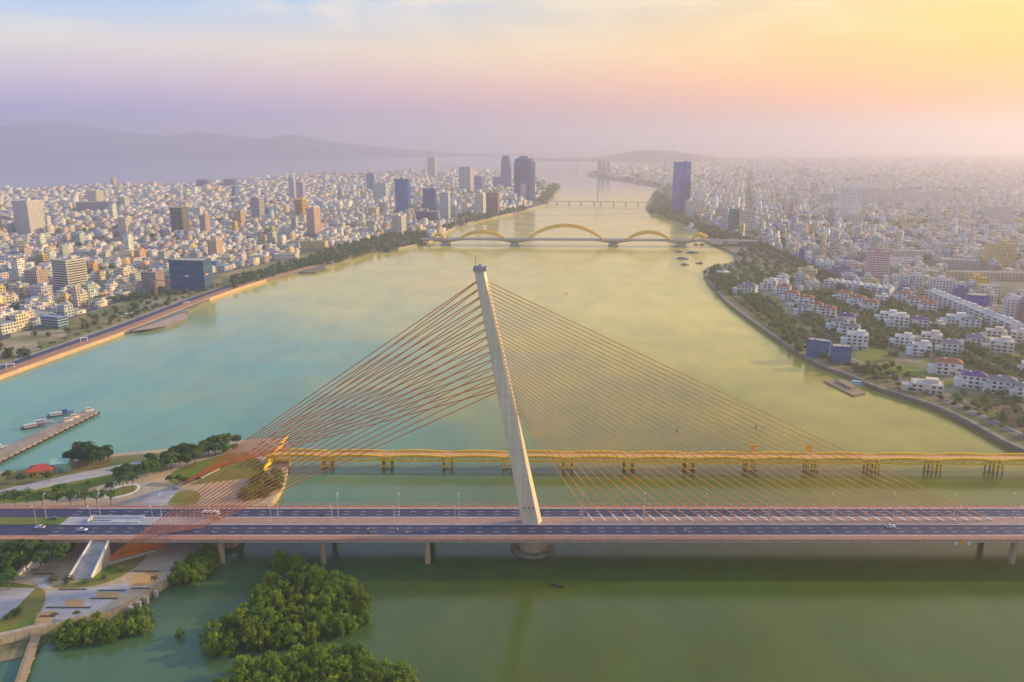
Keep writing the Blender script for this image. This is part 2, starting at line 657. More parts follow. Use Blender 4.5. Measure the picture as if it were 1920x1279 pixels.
def hills(name, prof, Y, depth, mat, seed, amp=.18):
    """prof: photo pixels of the skyline; a wooded range with real slopes behind it"""
    rr = np.random.default_rng(seed)
    xs = np.linspace(prof[0][0], prof[-1][0], 110)
    ys = np.interp(xs, [p[0] for p in prof], [p[1] for p in prof])
    rows = 26
    ph = rr.uniform(0, 6.28, 24)
    vs, fs = [], []
    for j in range(rows):
        t = j / (rows - 1)                         # 0 front foot .. .5 ridge .. 1 back
        k = math.sin(math.pi * t) ** .8
        yy = Y + (t - .5) * depth
        for i, px in enumerate(xs):
            u, dy, dz = ray(px, ys[i])
            x = u / dy * Y * (1 + (t - .5) * .02)
            hr = max(zat(ys[i], Y), 2.0)
            q = sum(math.sin(x * .0012 * (a + 1) + ph[a] + yy * .0016 * (a + 1.3)) / (a + 1) for a in range(8))
            z = -.6 + (hr + .6) * k * (1 + amp * q * (1 - k ** 6)) if k > 0.0001 else -.6
            vs.append((x, yy + q * 60 * k, max(min(z, hr), -.6)))
    n = len(xs)
    fs = [(j * n + i, j * n + i + 1, (j + 1) * n + i + 1, (j + 1) * n + i) for j in range(rows - 1) for i in range(n - 1)]
    m = MB()
    m.v, m.f = vs, fs
    ob = m.build(name, mat, smooth=True)
    ob['kind'] = 'structure'
    return ob


hills('mountain_range', [(-330, 240), (-200, 250), (-60, 242), (0, 238), (60, 231), (100, 229), (140, 233), (200, 243), (260, 252), (310, 256), (380, 248), (440, 256), (500, 260),
                 (545, 251), (600, 263), (720, 276), (850, 288), (930, 298), (1000, 306)], 12000, 2600, hill_mat, 3)
hills('forested_headland', [(985, 314), (1040, 308), (1090, 304), (1130, 297), (1170, 287), (1215, 281), (1260, 283), (1330, 294), (1420, 306), (1520, 311), (1620, 312)], 9000, 1900, hill_mat, 5, .1)
# ================================================================== CABLE-STAYED BRIDGE
DZ = 15.0
X0, X1 = -330.0, 420.0
YN0, YN1 = 380.5, 377.2          # north walkway
YR1, YM1 = 367.3, 359.6          # north road edge, south edge of the median
YS1, YS2 = 348.4, 344.2          # south road edge, south edge
CY = 362.4
ub = empty('cable_stayed_bridge', (9.8, CY, 0), 'long cable-stayed road bridge with one leaning white pylon and orange cables', 'bridge')
xb0 = -222.0                      # west abutment
m = MB()
prof = [(YN0, DZ - .1), (YN0, DZ - 1.3), (YN0 - 6, DZ - 1.9), (YN0 - 10, DZ - 2.7), (YS2 + 10, DZ - 2.7), (YS2 + 6, DZ - 1.9), (YS2, DZ - 1.3), (YS2, DZ - .1)]
m.v = [(x, y, z) for x in (xb0, X1) for y, z in prof]
n = len(prof)
m.f = [(i, (i + 1) % n, n + (i + 1) % n, n + i) for i in range(n)] + [tuple(range(n)), tuple(range(2 * n - 1, n - 1, -1))]
m.build('girder', concrete, ub)


def slab(name, y0, y1, z, mat, xa=X0, xb=X1, th=.25, parent=ub):
    b = MB()
    b.box((xa + xb) / 2, (y0 + y1) / 2, z - th, xb - xa, abs(y1 - y0), th)
    return b.build(name, mat, parent)


slab('road_surface', YN1, YR1, DZ + .02, asphalt, xb0)
slab('road_surface', YM1, YS1, DZ + .03, asphalt, xb0)
slab('walkway', YN0 - .15, YN1, DZ + .18, walkway, xb0, th=.4)
slab('walkway', YS1, YS2 + .15, DZ + .18, walkway, xb0, th=.4)
slab('median', YR1, YM1, DZ + .2, median_pave, -150, th=.4)
for y in (YN1 - .12, YR1 + .12, YM1 - .12, YS1 + .12):
    slab('kerb', y - .16, y + .16, DZ + .26, white_paint, xb0, th=.3)
# lane dashes, each about five pixels long
m = MB()
for y in (YN1 - 3.4, YN1 - 6.7, YM1 - 3.6, YM1 - 7.4):
    x = xb0 + 2
    while x < X1:
        m.box(x, y, DZ + .03, 3.0, .22, .012 if y > 365 else .018)
        x += 8.5
m.build('lane_marking', white_paint, ub, kind='stuff')


def railing(name, x0, x1, y, z, h, step, mat, parent, nr=3, pw=.18):
    b = MB()
    x = x0
    while x <= x1:
        b.box(x, y, z, pw, pw, h, bottom=False)
        x += step
    for k in range(nr):
        b.box((x0 + x1) / 2, y, z + h * (.35 + .62 * k / max(nr - 1, 1)), x1 - x0, .09, .09)
    o = b.build(name, mat, parent)
    o['kind'] = 'stuff'
    return o


railing('railing', X0, X1, YN0 - .25, DZ + .18, 1.5, 1.9, rail_paint, ub)
railing('railing', xb0 - 4, X1, YS2 + .25, DZ + .18, 1.6, 1.55, rail_paint, ub, 4, .2)
b = MB()
b.box((xb0 + X1) / 2, YS2 + .1, DZ - .75, X1 - xb0, .3, .95)
b.build('fascia_beam', M('fascia_pink', (.50, .27, .20), .8, .25, .4), ub)
# piers: one row of round columns under each side
for px in (418, 607, 802, 1895):
    x = (px - 960) * mpp(352, 8)
    for y in (349.5, 374.5):
        b = MB()
        b.cone(x, y, -.8, DZ - 2.2, 1.45, 1.45, 14)
        b.cone(x, y, DZ - 3.3, DZ - 1.9, 1.45, 1.9, 14)
        b.build('pier', M('pier_concrete', (.50, .40, .25), .85, .25, .3, stretch=(1, 1, .3)), ub, smooth=False)
# pylon
TB, TT = Vector((10.1, CY, DZ - 1)), Vector((-14.7, CY, 140.5))


def pyl(t):
    c = TB.lerp(TT, t)
    return c, 4.9 * (1 - t) + 2.55 * t, 2.7 * (1 - t) + 2.0 * t     # half width, half depth


m = MB()
rings = 14
for i in range(rings + 1):
    t = i / rings
    c, a, d = pyl(t)
    ch = a * .22
    for x, y in ((-a + ch * .3, -d), (a - ch * 1.5, -d), (a, d * .3), (a, d * .8), (a - ch * .4, d), (-a + ch * 2, d), (-a + ch * 1.3, d * .6), (-a, -d * .7)):
        m.v.append((c.x + x, c.y + y, c.z))
for i in range(rings):
    for k in range(8):
        q = i * 8
        m.f.append((q + k, q + (k + 1) % 8, q + 8 + (k + 1) % 8, q + 8 + k))
m.f.append(tuple(range(rings * 8, rings * 8 + 8)))
py = m.build('pylon', pylon_concrete, ub)
b = MB()
c, a, d = pyl(1)
b.box(c.x, c.y, c.z + .004, 2 * a + 1.0, 2 * d + 1.0, .7)
for sx in (-1, 1):
    b.box(c.x + sx * (a + .35), c.y, c.z + .7, .15, 2 * d + .8, 1.2)
b.box(c.x, c.y - d - .35, c.z + .7, 2 * a + .8, .15, 1.2)
b.box(c.x, c.y + d + .35, c.z + .7, 2 * a + .8, .15, 1.2)
b.build('platform', M('weathered_concrete', (.48, .43, .46), .9, .35, .8), py)
b = MB()
b.box(c.x + .5, c.y, c.z + .71, 3.0, 2.4, 1.2)
for k in range(5):
    t0, t1 = k / 5 * math.pi / 2, (k + 1) / 5 * math.pi / 2
    b.cone(c.x + .5, c.y, c.z + 1.9 + 1.3 * math.sin(t0), c.z + 1.9 + 1.3 * math.sin(t1), 1.3 * math.cos(t0), 1.3 * math.cos(t1) + .02, 10)
b.build('beacon_dome', M('weathered_concrete', (), ), py)
b = MB().tube([(c.x - 1.9, c.y, c.z + .7), (c.x - 1.9, c.y, c.z + 6.5)], .1, 5)
b.build('antenna', dark_metal, py)
for k in range(3):
    cc, a, d = pyl(.075)
    b = MB().box(cc.x - 2.2 + 2.2 * k, cc.y - d - .02, cc.z, .75, .12, .75)
    b.build('access_hatch', dark_metal, py)
# pylon foot
b = MB()
b.cone(10.4, CY + 1.5, .8, 6.0, 6.6, 8.2, 24, top=False)
b.cone(10.4, CY + 1.5, 6.0, DZ - 1.6, 8.2, 8.8, 24)
b.build('pylon_foot', M('foot_concrete', (.66, .50, .33), .85, .2, .12), ub)
b = MB()
b.cone(10.4, CY + 1.5, -.8, 1.1, 10.6, 10.4, 28)
b.build('pile_cap', M('stained_concrete', (.36, .33, .27), .9, .45, .35), ub)
b = MB()
for k in range(40):
    t = 2 * math.pi * k / 40
    b.box(10.4 + 10.75 * math.cos(t), CY + 1.5 + 10.75 * math.sin(t), -.8, 1.1, .5, 1.2 + 1.1 * (k * 7 % 5 == 0), t + math.pi / 2)
b.build('fender', M('stained_concrete', ()), ub, kind='stuff')
# cables
TOPZ, RLO, LLO = 135.5, 72.0, 83.0


def on_pylon(z, side):
    t = (z - TB.z) / (TT.z - TB.z)
    c, a, d = pyl(t)
    return Vector((c.x + side * (a - .25), c.y, z))


NC = 33
for i in range(NC):
    t = i / (NC - 1)
    z = TOPZ + (RLO - TOPZ) * t
    p = on_pylon(z, 1)
    q = Vector((238.3 + (39.8 - 238.3) * t, (YR1 + YM1) / 2 + .2, DZ + .4))
    MB().tube([p, q], .2, 5, caps=False).build('stay_cable', cable_paint, ub)
    dv = (p - q).normalized()
    MB().tube([q - dv * .3, q + dv * 4.2], [.42, .34], 7).build('cable_anchor', white_paint, ub)
NBK = 15
for i in range(NBK):
    t = i / (NBK - 1)
    z = TOPZ + (LLO - TOPZ) * t
    p = on_pylon(z, -1)
    for s, A, B in ((1, (332, 914), (405, 878)), (-1, (188, 1058), (288, 1030))):
        e = P(A[0] + (B[0] - A[0]) * t, A[1] + (B[1] - A[1]) * t, 4.0)
        MB().tube([p + Vector((0, s * 1.6, 0)), (e[0], e[1], 4.0)], .25, 5, caps=False).build('back_stay_cable', back_paint, ub)
for A, B in (((330, 916), (407, 878)), ((186, 1059), (290, 1030))):
    a, c = P(*A, 4), P(*B, 4)
    MB().beam((a[0], a[1], 4.0), (c[0], c[1], 4.0), 4.2, 1.5).build('back_stay_block', concrete, ub)
# hanging sign plates under the south edge
for px, colr, wd in ((1793, (.75, .72, .68), 1.6), (1804, (.80, .42, .02), 2.4), (1817, (.75, .74, .74), 1.6)):
    x = (px - 960) * mpp(344, 13)
    MB().box(x, YS2 - .18, DZ - 2.55, wd, .12, 1.7).build('hanging_sign', paint, ub, color=colr)

# the road west of the bridge runs on a grass bank
em = MB()
zg = 3.4
em.v = [(-420, YN0 + 16, zg), (-420, YN0 - .2, DZ - .05), (-420, YS2 + .2, DZ - .05), (-420, YS2 - 14, zg),
        (xb0 - 8, YN0 + 16, zg), (xb0 - 8, YN0 - .2, DZ - .05), (xb0 - 8, YS2 + .2, DZ - .05), (xb0 - 8, YS2 - 14, zg)]
em.v += [(xb0 + 1, YN0 - .2, zg), (xb0 + 1, YS2 + .2, zg), (xb0 + 1, YN0 - .2, DZ - .05), (xb0 + 1, YS2 + .2, DZ - .05)]
em.f = [(0, 1, 5, 4), (1, 2, 6, 5), (2, 3, 7, 6), (4, 5, 10, 8), (6, 7, 9, 11), (5, 6, 11, 10), (8, 10, 11, 9)]
em.build('road_embankment', grass)['kind'] = 'structure'
for nm, y0, y1, z, mt in (('approach_road', YN1, YR1, DZ + .02, asphalt), ('approach_road', YM1, YS1, DZ + .03, asphalt), ('approach_pavement', YN0 - .15, YN1, DZ + .18, walkway),
                          ('approach_pavement', YS1, YS2 + .15, DZ + .18, walkway), ('approach_verge', YR1, YM1, DZ + .14, grass)):
    b = MB().box((-420 + xb0) / 2, (y0 + y1) / 2, z - .25, xb0 + 420 - .02, abs(y1 - y0), .25)
    b.build(nm, mt)['kind'] = 'structure'
slab('median', YR1, YM1, DZ + .2, grey_pave, xb0, -150, th=.4)
# stair kiosk opening in the median
kx = (175 - 960) * mpp(363, DZ)
k = empty('underpass_entrance', (kx + 9, 363.4, DZ + .2), 'white walled pedestrian opening in the median beside the road on the left', 'entrance')
MB().box(kx + 11, YR1 - 1.0, DZ + .21, 26, .4, 1.3).build('wall', white_paint, k)
MB().box(kx + 11, YM1 + 1.0, DZ + .21, 26, .4, 1.1).build('wall', white_paint, k)
MB().box(kx - 1.7, 363.4, DZ + .21, .5, 5.0, 1.6).build('end_wall', white_paint, k)
MB().box(kx + 11, 363.4, DZ + .22, 24, 4.9, .06).build('shaft', M('shaft_concrete', (.5, .5, .52), .8, .2, .3), k)
MB().box(kx + 3, 362.0, DZ + .29, 12, 1.6, .5).build('stair_slot', dark_metal, k)
b = MB()
for q in range(3):
    b.tube([(kx - 4 + q * 1.2, 363 + q * .5, DZ + .2), (kx - 3.4 + q * 1.0, 363.2, DZ + 1.8 + q * .5)], [.5, .25], 6)
b.build('sculpture', white_paint, k)

# ================================================================== YELLOW TRUSS BRIDGE
pA, pB = P(612, 881), P(1870, 889)
ang = math.atan2(pB[1] - pA[1], pB[0] - pA[0])
tdir, tnor = Vector((math.cos(ang), math.sin(ang), 0)), Vector((-math.sin(ang), math.cos(ang), 0))
SP = (Vector(pB) - Vector(pA)).length / 11
tb = empty('truss_bridge', (pA[0], pA[1], 0), 'old low yellow steel truss bridge on many piers crossing behind the road bridge', 'bridge')


def T(s, o, z):
    p = Vector((pA[0], pA[1], 0)) + tdir * s + tnor * o
    return Vector((p.x, p.y, z))


WD = 8.6
for k in range(-1, 14):
    for side in (0, 1):
        b = MB()
        nb = 12
        top, bot = [], []
        for i in range(nb + 1):
            t = i / nb
            kk = math.sin(math.pi * t)
            top.append(T((k + t) * SP + (0.35 if i == 0 else -.35 if i == nb else 0), side * WD, 8.8 + 1.1 * kk))
            bot.append(T((k + t) * SP + (0.35 if i == 0 else -.35 if i == nb else 0), side * WD, 6.9 - .75 * kk))
        for i in range(nb):
            b.beam(top[i], top[i + 1], .7, .95)
            b.beam(bot[i], bot[i + 1], .65, .8)
            if i % 2:
                b.beam(bot[i], top[i + 1], .46)
            else:
                b.beam(top[i], bot[i + 1], .46)
            if i:
                b.beam(bot[i], top[i], .46)
        b.build('truss', yellow_steel, tb)
b = MB()
s0, s1 = -1.05 * SP, 13.9 * SP
q = [T(s0, .6, 8.3), T(s1, .6, 8.3), T(s1, WD - .6, 8.3), T(s0, WD - .6, 8.3)]
b.prism([(p.x, p.y) for p in q], 8.5, 8.95, bottom=True)
b.build('deck', M('truss_deck', (.66, .38, .16), .85, .25, .4), tb)
for o, mt in ((1.1, walkway), (WD - 1.1, M('ochre_deck', (.72, .42, .12), .8, .2, .4))):
    b = MB()
    q = [T(s0, o - .45, 0), T(s1, o - .45, 0), T(s1, o + .45, 0), T(s0, o + .45, 0)]
    b.prism([(p.x, p.y) for p in q], 8.96, 9.16)
    b.build('footway', mt, tb)
b = MB()
i = 0
while s0 + i * 3.1 < s1:
    b.beam(T(s0 + i * 3.1, -.1, 7.75), T(s0 + i * 3.1, WD + .1, 7.75), .3)
    i += 1
b.build('cross_beam', yellow_steel, tb, kind='stuff')
for o in (.75, WD - .75):
    b = MB()
    for z in (9.6, 10.1):
        b.beam(T(s0, o, z), T(s1, o, z), .08)
    i = 0
    while s0 + i * 3.1 < s1:
        b.beam(T(s0 + i * 3.1, o, 8.95), T(s0 + i * 3.1, o, 10.15), .1)
        i += 1
    b.build('railing', yellow_steel, tb, kind='stuff')
for k in range(0, 14):
    s = k * SP
    for o in (-.3, WD * .5, WD + .3):
        for ds in (-2.6, 2.6):
            MB().tube([T(s + ds, o, -.8), T(s + ds, o, 6.2)], .5, 8).build('pile', M('pile_concrete', (.26, .22, .14), .85, .35, .5), tb)
    b = MB()
    for o in (-.6, WD + .6):
        for ds in (-2.6, 2.6):
            b.tube([T(s + ds, o, 2.2), T(s + ds, o, 6.8)], .42, 6)
        b.beam(T(s - 2.9, o, 6.6), T(s + 2.9, o, 6.6), .7)
        b.beam(T(s - 2.6, o, 2.6), T(s + 2.6, o, 2.6), .45)
        b.beam(T(s - 2.6, o, 2.6), T(s + 2.6, o, 6.4), .35)
    for ds in (-2.6, 2.6):
        b.beam(T(s + ds, -1.0, 6.65), T(s + ds, WD + 1.0, 6.65), .55)
    b.build('pier_frame', yellow_steel, tb)
for px in (1411, 1516):
    s = (Vector((*P(px, 858, 6.5), 0)) - Vector((pA[0], pA[1], 0))).dot(tdir)
    b = MB()
    q = [T(s - 1.6, WD + .3, 0), T(s + 1.6, WD + .3, 0), T(s + 1.6, WD + 1.0, 0), T(s - 1.6, WD + 1.0, 0)]
    b.prism([(p.x, p.y) for p in q], 10.2, 14.6)
    b.build('yellow_box_panel', M('yellow_board', (.85, .42, .02), .6, .15, .4), tb)
# slanting yellow arm by the west end
a, c = P(484, 893, 3.6), P(543, 824, 9.0)
b = MB().tube([(a[0], a[1], 2.0), ((a[0] * .55 + c[0] * .45), a[1] * .55 + c[1] * .45, 7.0), (c[0], c[1], 13.6)], [.6, 2.3, .5], 4)
b.build('slanting_arm', yellow_steel, tb)

# ================================================================== GOLDEN ARCH BRIDGE
gA, gB = P(965, 460), P(1277, 462)
gang = math.atan2(gB[1] - gA[1], gB[0] - gA[0])
gd, gn = Vector((math.cos(gang), math.sin(gang), 0)), Vector((-math.sin(gang), math.cos(gang), 0))
gb = empty('arch_bridge', (gA[0], gA[1], 0), 'long concrete road bridge carrying a row of golden arches across the wide river', 'bridge')


def G(s, o, z):
    p = Vector((gA[0], gA[1], 0)) + gd * s + gn * o
    return Vector((p.x, p.y, z))


def gs(px, z=13.0):
    # place along the bridge that shows at photo column px
    u = (px - 960) / F
    lo, hi = -900.0, 1500.0
    for _ in range(50):
        mid = (lo + hi) / 2
        p = G(mid, 0, z)
        if pix(p.x, p.y, z)[0] < px:
            lo = mid
        else:
            hi = mid
    return lo


gz = 12.6
b = MB()
sL, sR = gs(790), gs(1420)
st = [sL + (sR - sL) * i / 60 for i in range(61)]
ps = [gs(965), gs(1150), gs(1277), gs(836)]


def gdep(s):
    dd = min(abs(s - q) for q in ps)
    return 2.2 + 5.6 * max(0, 1 - dd / 42) ** 1.6


for s in st:
    d = gdep(s)
    for o, z in ((-16, gz), (16, gz), (16, gz - 1.2), (9, gz - d), (-9, gz - d), (-16, gz - 1.2)):
        b.v.append(tuple(G(s, o, z)))
for i in range(60):
    for k in range(6):
        q = i * 6
        b.f.append((q + k, q + (k + 1) % 6, q + 6 + (k + 1) % 6, q + 6 + k))
b.f += [tuple(range(6)), tuple(range(366 - 1, 366 - 7, -1))]
b.build('deck', M('pale_concrete', (.42, .40, .38), .8, .15, .1), gb)
for o in (-10, 10):
    b = MB()
    q = [G(sL, o - 5, 0), G(sR, o - 5, 0), G(sR, o + 5, 0), G(sL, o + 5, 0)]
    b.prism([(p.x, p.y) for p in q], gz + .01, gz + .08)
    b.build('road_surface', asphalt, gb)
for s in ps:
    b = MB()
    q = [G(s - 5, -10, 0), G(s + 5, -10, 0), G(s + 5, 10, 0), G(s - 5, 10, 0)]
    q2 = [G(s - 8.5, -10, 0), G(s + 8.5, -10, 0), G(s + 8.5, 10, 0), G(s - 8.5, 10, 0)]
    b.prism([(p.x, p.y) for p in q], 1.0, gz - 7, poly2=[(p.x, p.y) for p in q2])
    q = [G(s - 9, -16, 0), G(s + 9, -16, 0), G(s + 9, 16, 0), G(s - 9, 16, 0)]
    b.prism([(p.x, p.y) for p in q], -.8, 1.1)
    b.build('pier', M('pale_concrete', ()), gb)
for a0, a1, yt in ((814, 833, 437), (862, 948, 433.5), (990, 1131, 421), (1176, 1257, 432.5), (1297, 1323, 436)):
    s0_, s1_ = gs(a0), gs(a1)
    zt = zat(yt, gA[1]) - 1.2
    b = MB()
    nn = 24
    for off, dz in ((-2.2, 0), (2.2, 0), (0, 2.2), (-1.6, -2.1), (1.6, -2.1)):
        pts = []
        for i in range(nn + 1):
            t = i / nn
            pts.append(G(s0_ + (s1_ - s0_) * t, off, gz + (zt - gz) * (4 * t * (1 - t)) ** .9 + dz * min(1, .35 + 4 * t * (1 - t))))
        b.tube(pts, 1.45, 6)
    for i in range(nn):
        t = (i + .5) / nn
        z = gz + (zt - gz) * (4 * t * (1 - t)) ** .9
        b.beam(G(s0_ + (s1_ - s0_) * t, -2.4, z), G(s0_ + (s1_ - s0_) * t, 2.4, z), .8, 2.6)
    ar = b.build('arch', gold_steel, gb)
    b = MB()
    for i in range(2, nn - 1, 2):
        t = i / nn
        z = gz + (zt - gz) * (4 * t * (1 - t)) ** .9
        b.tube([G(s0_ + (s1_ - s0_) * t, 0, gz), G(s0_ + (s1_ - s0_) * t, 0, z - 1)], .13, 4, caps=False)
    b.build('hanger', M('pale_concrete', ()), gb, kind='stuff')
s = gs(1310)
b = MB()
b.tube([G(s - 10, 0, gz + 7), G(s + 2, 0, gz + 11), G(s + 10, 0, gz + 9), G(s + 17, 0, gz + 6.5)], [2.2, 4.0, 3.2, 1.2], 8)
b.tube([G(s + 6, 0, gz + 5.5), G(s + 15, 0, gz + 4)], [1.5, .7], 6)
for o in (-2, 2):
    b.tube([G(s + 1, o, gz + 13), G(s - 7, o * 1.6, gz + 17)], [.9, .2], 5)
b.build('finial', gold_steel, gb)
for s_ in (gs(1360), gs(1392)):
    b = MB()
    q = [G(s_ - 2, -12, 0), G(s_ + 2, -12, 0), G(s_ + 2, 12, 0), G(s_ - 2, 12, 0)]
    b.prism([(p.x, p.y) for p in q], 2.5, gz - 2.3)
    b.build('pier', M('pale_concrete', ()), gb)

# ================================================================== SMALL FAR BRIDGES
hA, hB = P(1026, 383), P(1216, 386)
hz_ = 11.5
hb = empty('swing_bridge', (hA[0], hA[1], 0), 'distant low bridge with one small pointed pylon beyond the golden arches', 'bridge')
d = Vector((hB[0] - hA[0], hB[1] - hA[1], 0))
nl = Vector((-d.y, d.x, 0)).normalized()


def HP(t, o, z):
    p = Vector((hA[0], hA[1], 0)) + d * t + nl * o
    return Vector((p.x, p.y, z))


b = MB()
b.prism([(HP(t, o, 0).x, HP(t, o, 0).y) for t, o in ((-.03, -6), (1.03, -6), (1.03, 6), (-.03, 6))], hz_ - 1.7, hz_, bottom=True)
b.build('deck', concrete, hb)
for t in (.1, .22, .34, .47, .53, .66, .78, .9):
    MB().beam(HP(t, -4, 0) + Vector((0, 0, -.8)), HP(t, -4, hz_ - 1.8), 2.6).beam(HP(t, 4, 0) + Vector((0, 0, -.8)), HP(t, 4, hz_ - 1.8), 2.6).build('pier', concrete, hb)
b = MB()
for o in (-5, 5):
    b.beam(HP(.5, o, hz_), HP(.5, 0, hz_ + 32), 1.8)
b.beam(HP(.5, 0, hz_ + 30), HP(.5, 0, hz_ + 40), .8)
b.beam(HP(.5, -3, hz_ + 13), HP(.5, 3, hz_ + 13), 1.2)
b.build('pylon', concrete, hb)
for t in (.42, .45, .55, .58):
    MB().tube([HP(t, 0, hz_), HP(.5, 0, hz_ + 30)], .45, 4).build('stay_cable', galv, hb)

tA, tB_ = P(1000, 324), P(1112, 324)
sb = empty('suspension_bridge', (tA[0], tA[1], 0), 'faint suspension bridge at the river mouth, farthest of the bridges', 'bridge')
b = MB()
zt_ = zat(320, tA[1])
b.beam((tA[0] - 50, tA[1], zt_), (tB_[0] + 50, tB_[1], zt_), 12, 3)
b.build('deck', concrete, sb)
for t in (.28, .72):
    x, y = tA[0] + (tB_[0] - tA[0]) * t, tA[1] + (tB_[1] - tA[1]) * t
    b = MB()
    for o in (-8, 8):
        b.beam((x, y + o, -.8), (x, y + o, zt_ + 45), 4)
    b.beam((x, y - 8, zt_ + 43), (x, y + 8, zt_ + 43), 3)
    b.beam((x, y - 8, zt_ - 4), (x, y + 8, zt_ - 4), 3)
    b.build('tower', concrete, sb)
b = MB()
pts = []
for i in range(25):
    t = i / 24
    if t < .28:
        z = zt_ + 45 * (t / .28) ** 1.3
    elif t > .72:
        z = zt_ + 45 * ((1 - t) / .28) ** 1.3
    else:
        z = zt_ + 4 + 41 * ((t - .5) / .22) ** 2
    pts.append((tA[0] + (tB_[0] - tA[0]) * t, tA[1], z))
b.tube(pts, .8, 4)
b.build('main_cable', galv, sb)

# ================================================================== RIVERSIDE PARK, NEAR LEFT
PZ = 3.5
pk = [(-330, 985), (-120, 915), (0, 884), (70, 880), (110, 872), (135, 858), (215, 850), (300, 843), (400, 832), (470, 824), (520, 821), (541, 829), (545, 852), (538, 882), (533, 905),
      (520, 928), (503, 948), (478, 985), (440, 1014), (372, 1028), (345, 1048), (331, 1078), (303, 1094), (240, 1134), (180, 1156), (100, 1174), (0, 1197), (-150, 1230), (-420, 1290)]
park = [P(*p, PZ) for p in pk]
sheet('riverside_park', park, PZ, paving, z0=-.6)
ZS = [PZ]


def psheet(name, pts, mat, sm=2, th=None):
    ZS[0] += .004
    q = [P(*p, ZS[0]) for p in pts]
    if sm:
        q = smooth_line(q + [q[0]], sm)[:-1]
    return sheet(name, q, ZS[0], mat)


psheet('waste_ground', [(-80, 905), (0, 888), (130, 866), (220, 855), (310, 848), (330, 855), (240, 880), (120, 908), (0, 925), (-80, 940)], dry_grass, 1)
psheet('park_road', [(-80, 945), (0, 918), (100, 897), (200, 876), (300, 858), (420, 842), (425, 848), (310, 868), (215, 888), (115, 908), (0, 930), (-80, 957)], grey_pave, 1)
psheet('park_lawn', [(-60, 950), (0, 935), (110, 908), (215, 888), (310, 869), (318, 880), (262, 890), (205, 905), (140, 925), (100, 938), (10, 944)], grass, 1)
psheet('park_lawn', [(312, 897), (330, 880), (370, 866), (430, 850), (470, 852), (495, 870), (505, 885), (480, 895), (430, 900), (360, 910), (325, 910)], grass, 1)
psheet('park_lawn', [(315, 945), (322, 930), (335, 921), (362, 918), (378, 928), (372, 940), (362, 948), (320, 949)], grass, 1)
psheet('planter_rim', [(193, 932), (200, 920), (225, 910), (255, 906), (265, 911), (258, 922), (235, 931), (205, 936)], white_paint, 2)
psheet('park_lawn', [(199, 930), (205, 921), (228, 912), (252, 909), (259, 912), (253, 921), (232, 928), (207, 932)], grass, 2)
psheet('grey_plaza', [(256, 951), (290, 921), (336, 919), (305, 951)], grey_pave, 0)
psheet('park_lawn', [(30, 1037), (60, 1012), (140, 1012), (143, 1028), (120, 1040), (70, 1046)], grass, 1)
psheet('park_lawn', [(92, 1099), (150, 1092), (190, 1062), (235, 1030), (285, 1020), (275, 1045), (245, 1072), (210, 1090), (165, 1101), (110, 1104)], grass, 2)
psheet('grey_plaza', [(95, 1108), (160, 1106), (250, 1090), (247, 1105), (225, 1120), (180, 1146), (110, 1166), (72, 1168), (84, 1135), (88, 1112)], grey_pave, 1)
psheet('grey_plaza', [(60, 1085), (95, 1078), (98, 1108), (75, 1102)], grey_pave, 1)
psheet('park_lawn', [(-60, 1105), (0, 1090), (40, 1094), (70, 1100), (86, 1108), (84, 1130), (66, 1165), (60, 1173), (0, 1186), (-120, 1212)], grass, 1)
psheet('parking_court', [(-120, 1110), (0, 1101), (66, 1103), (30, 1140), (0, 1162), (-120, 1190)], grey_pave, 0)
for q in ([(184, 1110), (226, 1110), (222, 1121), (178, 1121)], [(124, 1125), (156, 1122), (158, 1138), (122, 1140)], [(70, 1150), (104, 1143), (96, 1165), (64, 1172)],
          [(255, 1075), (300, 1073), (285, 1096), (240, 1100)]):
    psheet('ochre_plaza', q, ochre_pave, 0)
# low dark benches set in the plaza
for i, (x0, x1, y) in enumerate(((110, 163, 1106), (184, 237, 1108), (169, 222, 1123), (86, 171, 1140), (74, 96, 1156), (246, 281, 1104), (62, 103, 1077), (22, 70, 1069), (250, 298, 1072))):
    a, c = P(x0, y, PZ), P(x1, y, PZ)
    t = empty('plaza_bench', (a[0], a[1], PZ), 'long low dark bench on the riverside plaza, %s from the left' % ORD[[22, 62, 74, 86, 110, 169, 184, 246, 250].index(x0)], 'bench', 'benches on the riverside plaza')
    MB().beam((a[0], a[1], PZ + .38), (c[0], c[1], PZ + .38), .6, .16).build('seat', M('bench_granite', (.12, .10, .10), .6, .2, .5), t)
    for f in (.12, .5, .88):
        x, y_ = a[0] + (c[0] - a[0]) * f, a[1] + (c[1] - a[1]) * f
        MB().box(x, y_, PZ + .03, .4, .5, .28).build('leg', M('bench_granite', ()), t)
# quay rail and posts along the water edge
edge = [P(*p, PZ) for p in pk[21:28]]
el = resample(edge, 2.2)
b = MB()
for p in el:
    b.box(p[0], p[1], PZ, .16, .16, 1.0, bottom=False)
for a, c in zip(el, el[1:]):
    b.beam((a[0], a[1], PZ + 1.0), (c[0], c[1], PZ + 1.0), .16)
    b.beam((a[0], a[1], PZ + .5), (c[0], c[1], PZ + .5), .09)
qr = b.build('quay_railing', M('ochre_rail', (.36, .27, .12), .6, .2, 1))
tag(qr, 'ochre railing along the curved plaza edge above the mangroves', 'railing')
for px, py in ((243, 1134), (258, 1125), (272, 1116), (290, 1104)):
    a = P(px, py, PZ)
    o = MB().box(a[0] + .8, a[1] - .9, -.8, 1.5, 1.8, 4.0).build('quay_buttress', concrete)
    tag(o, 'concrete buttress under the plaza edge near the water, %s' % {243: 'leftmost', 258: 'second from left', 272: 'third from left', 290: 'rightmost'}[px], 'buttress', 'quay buttresses')
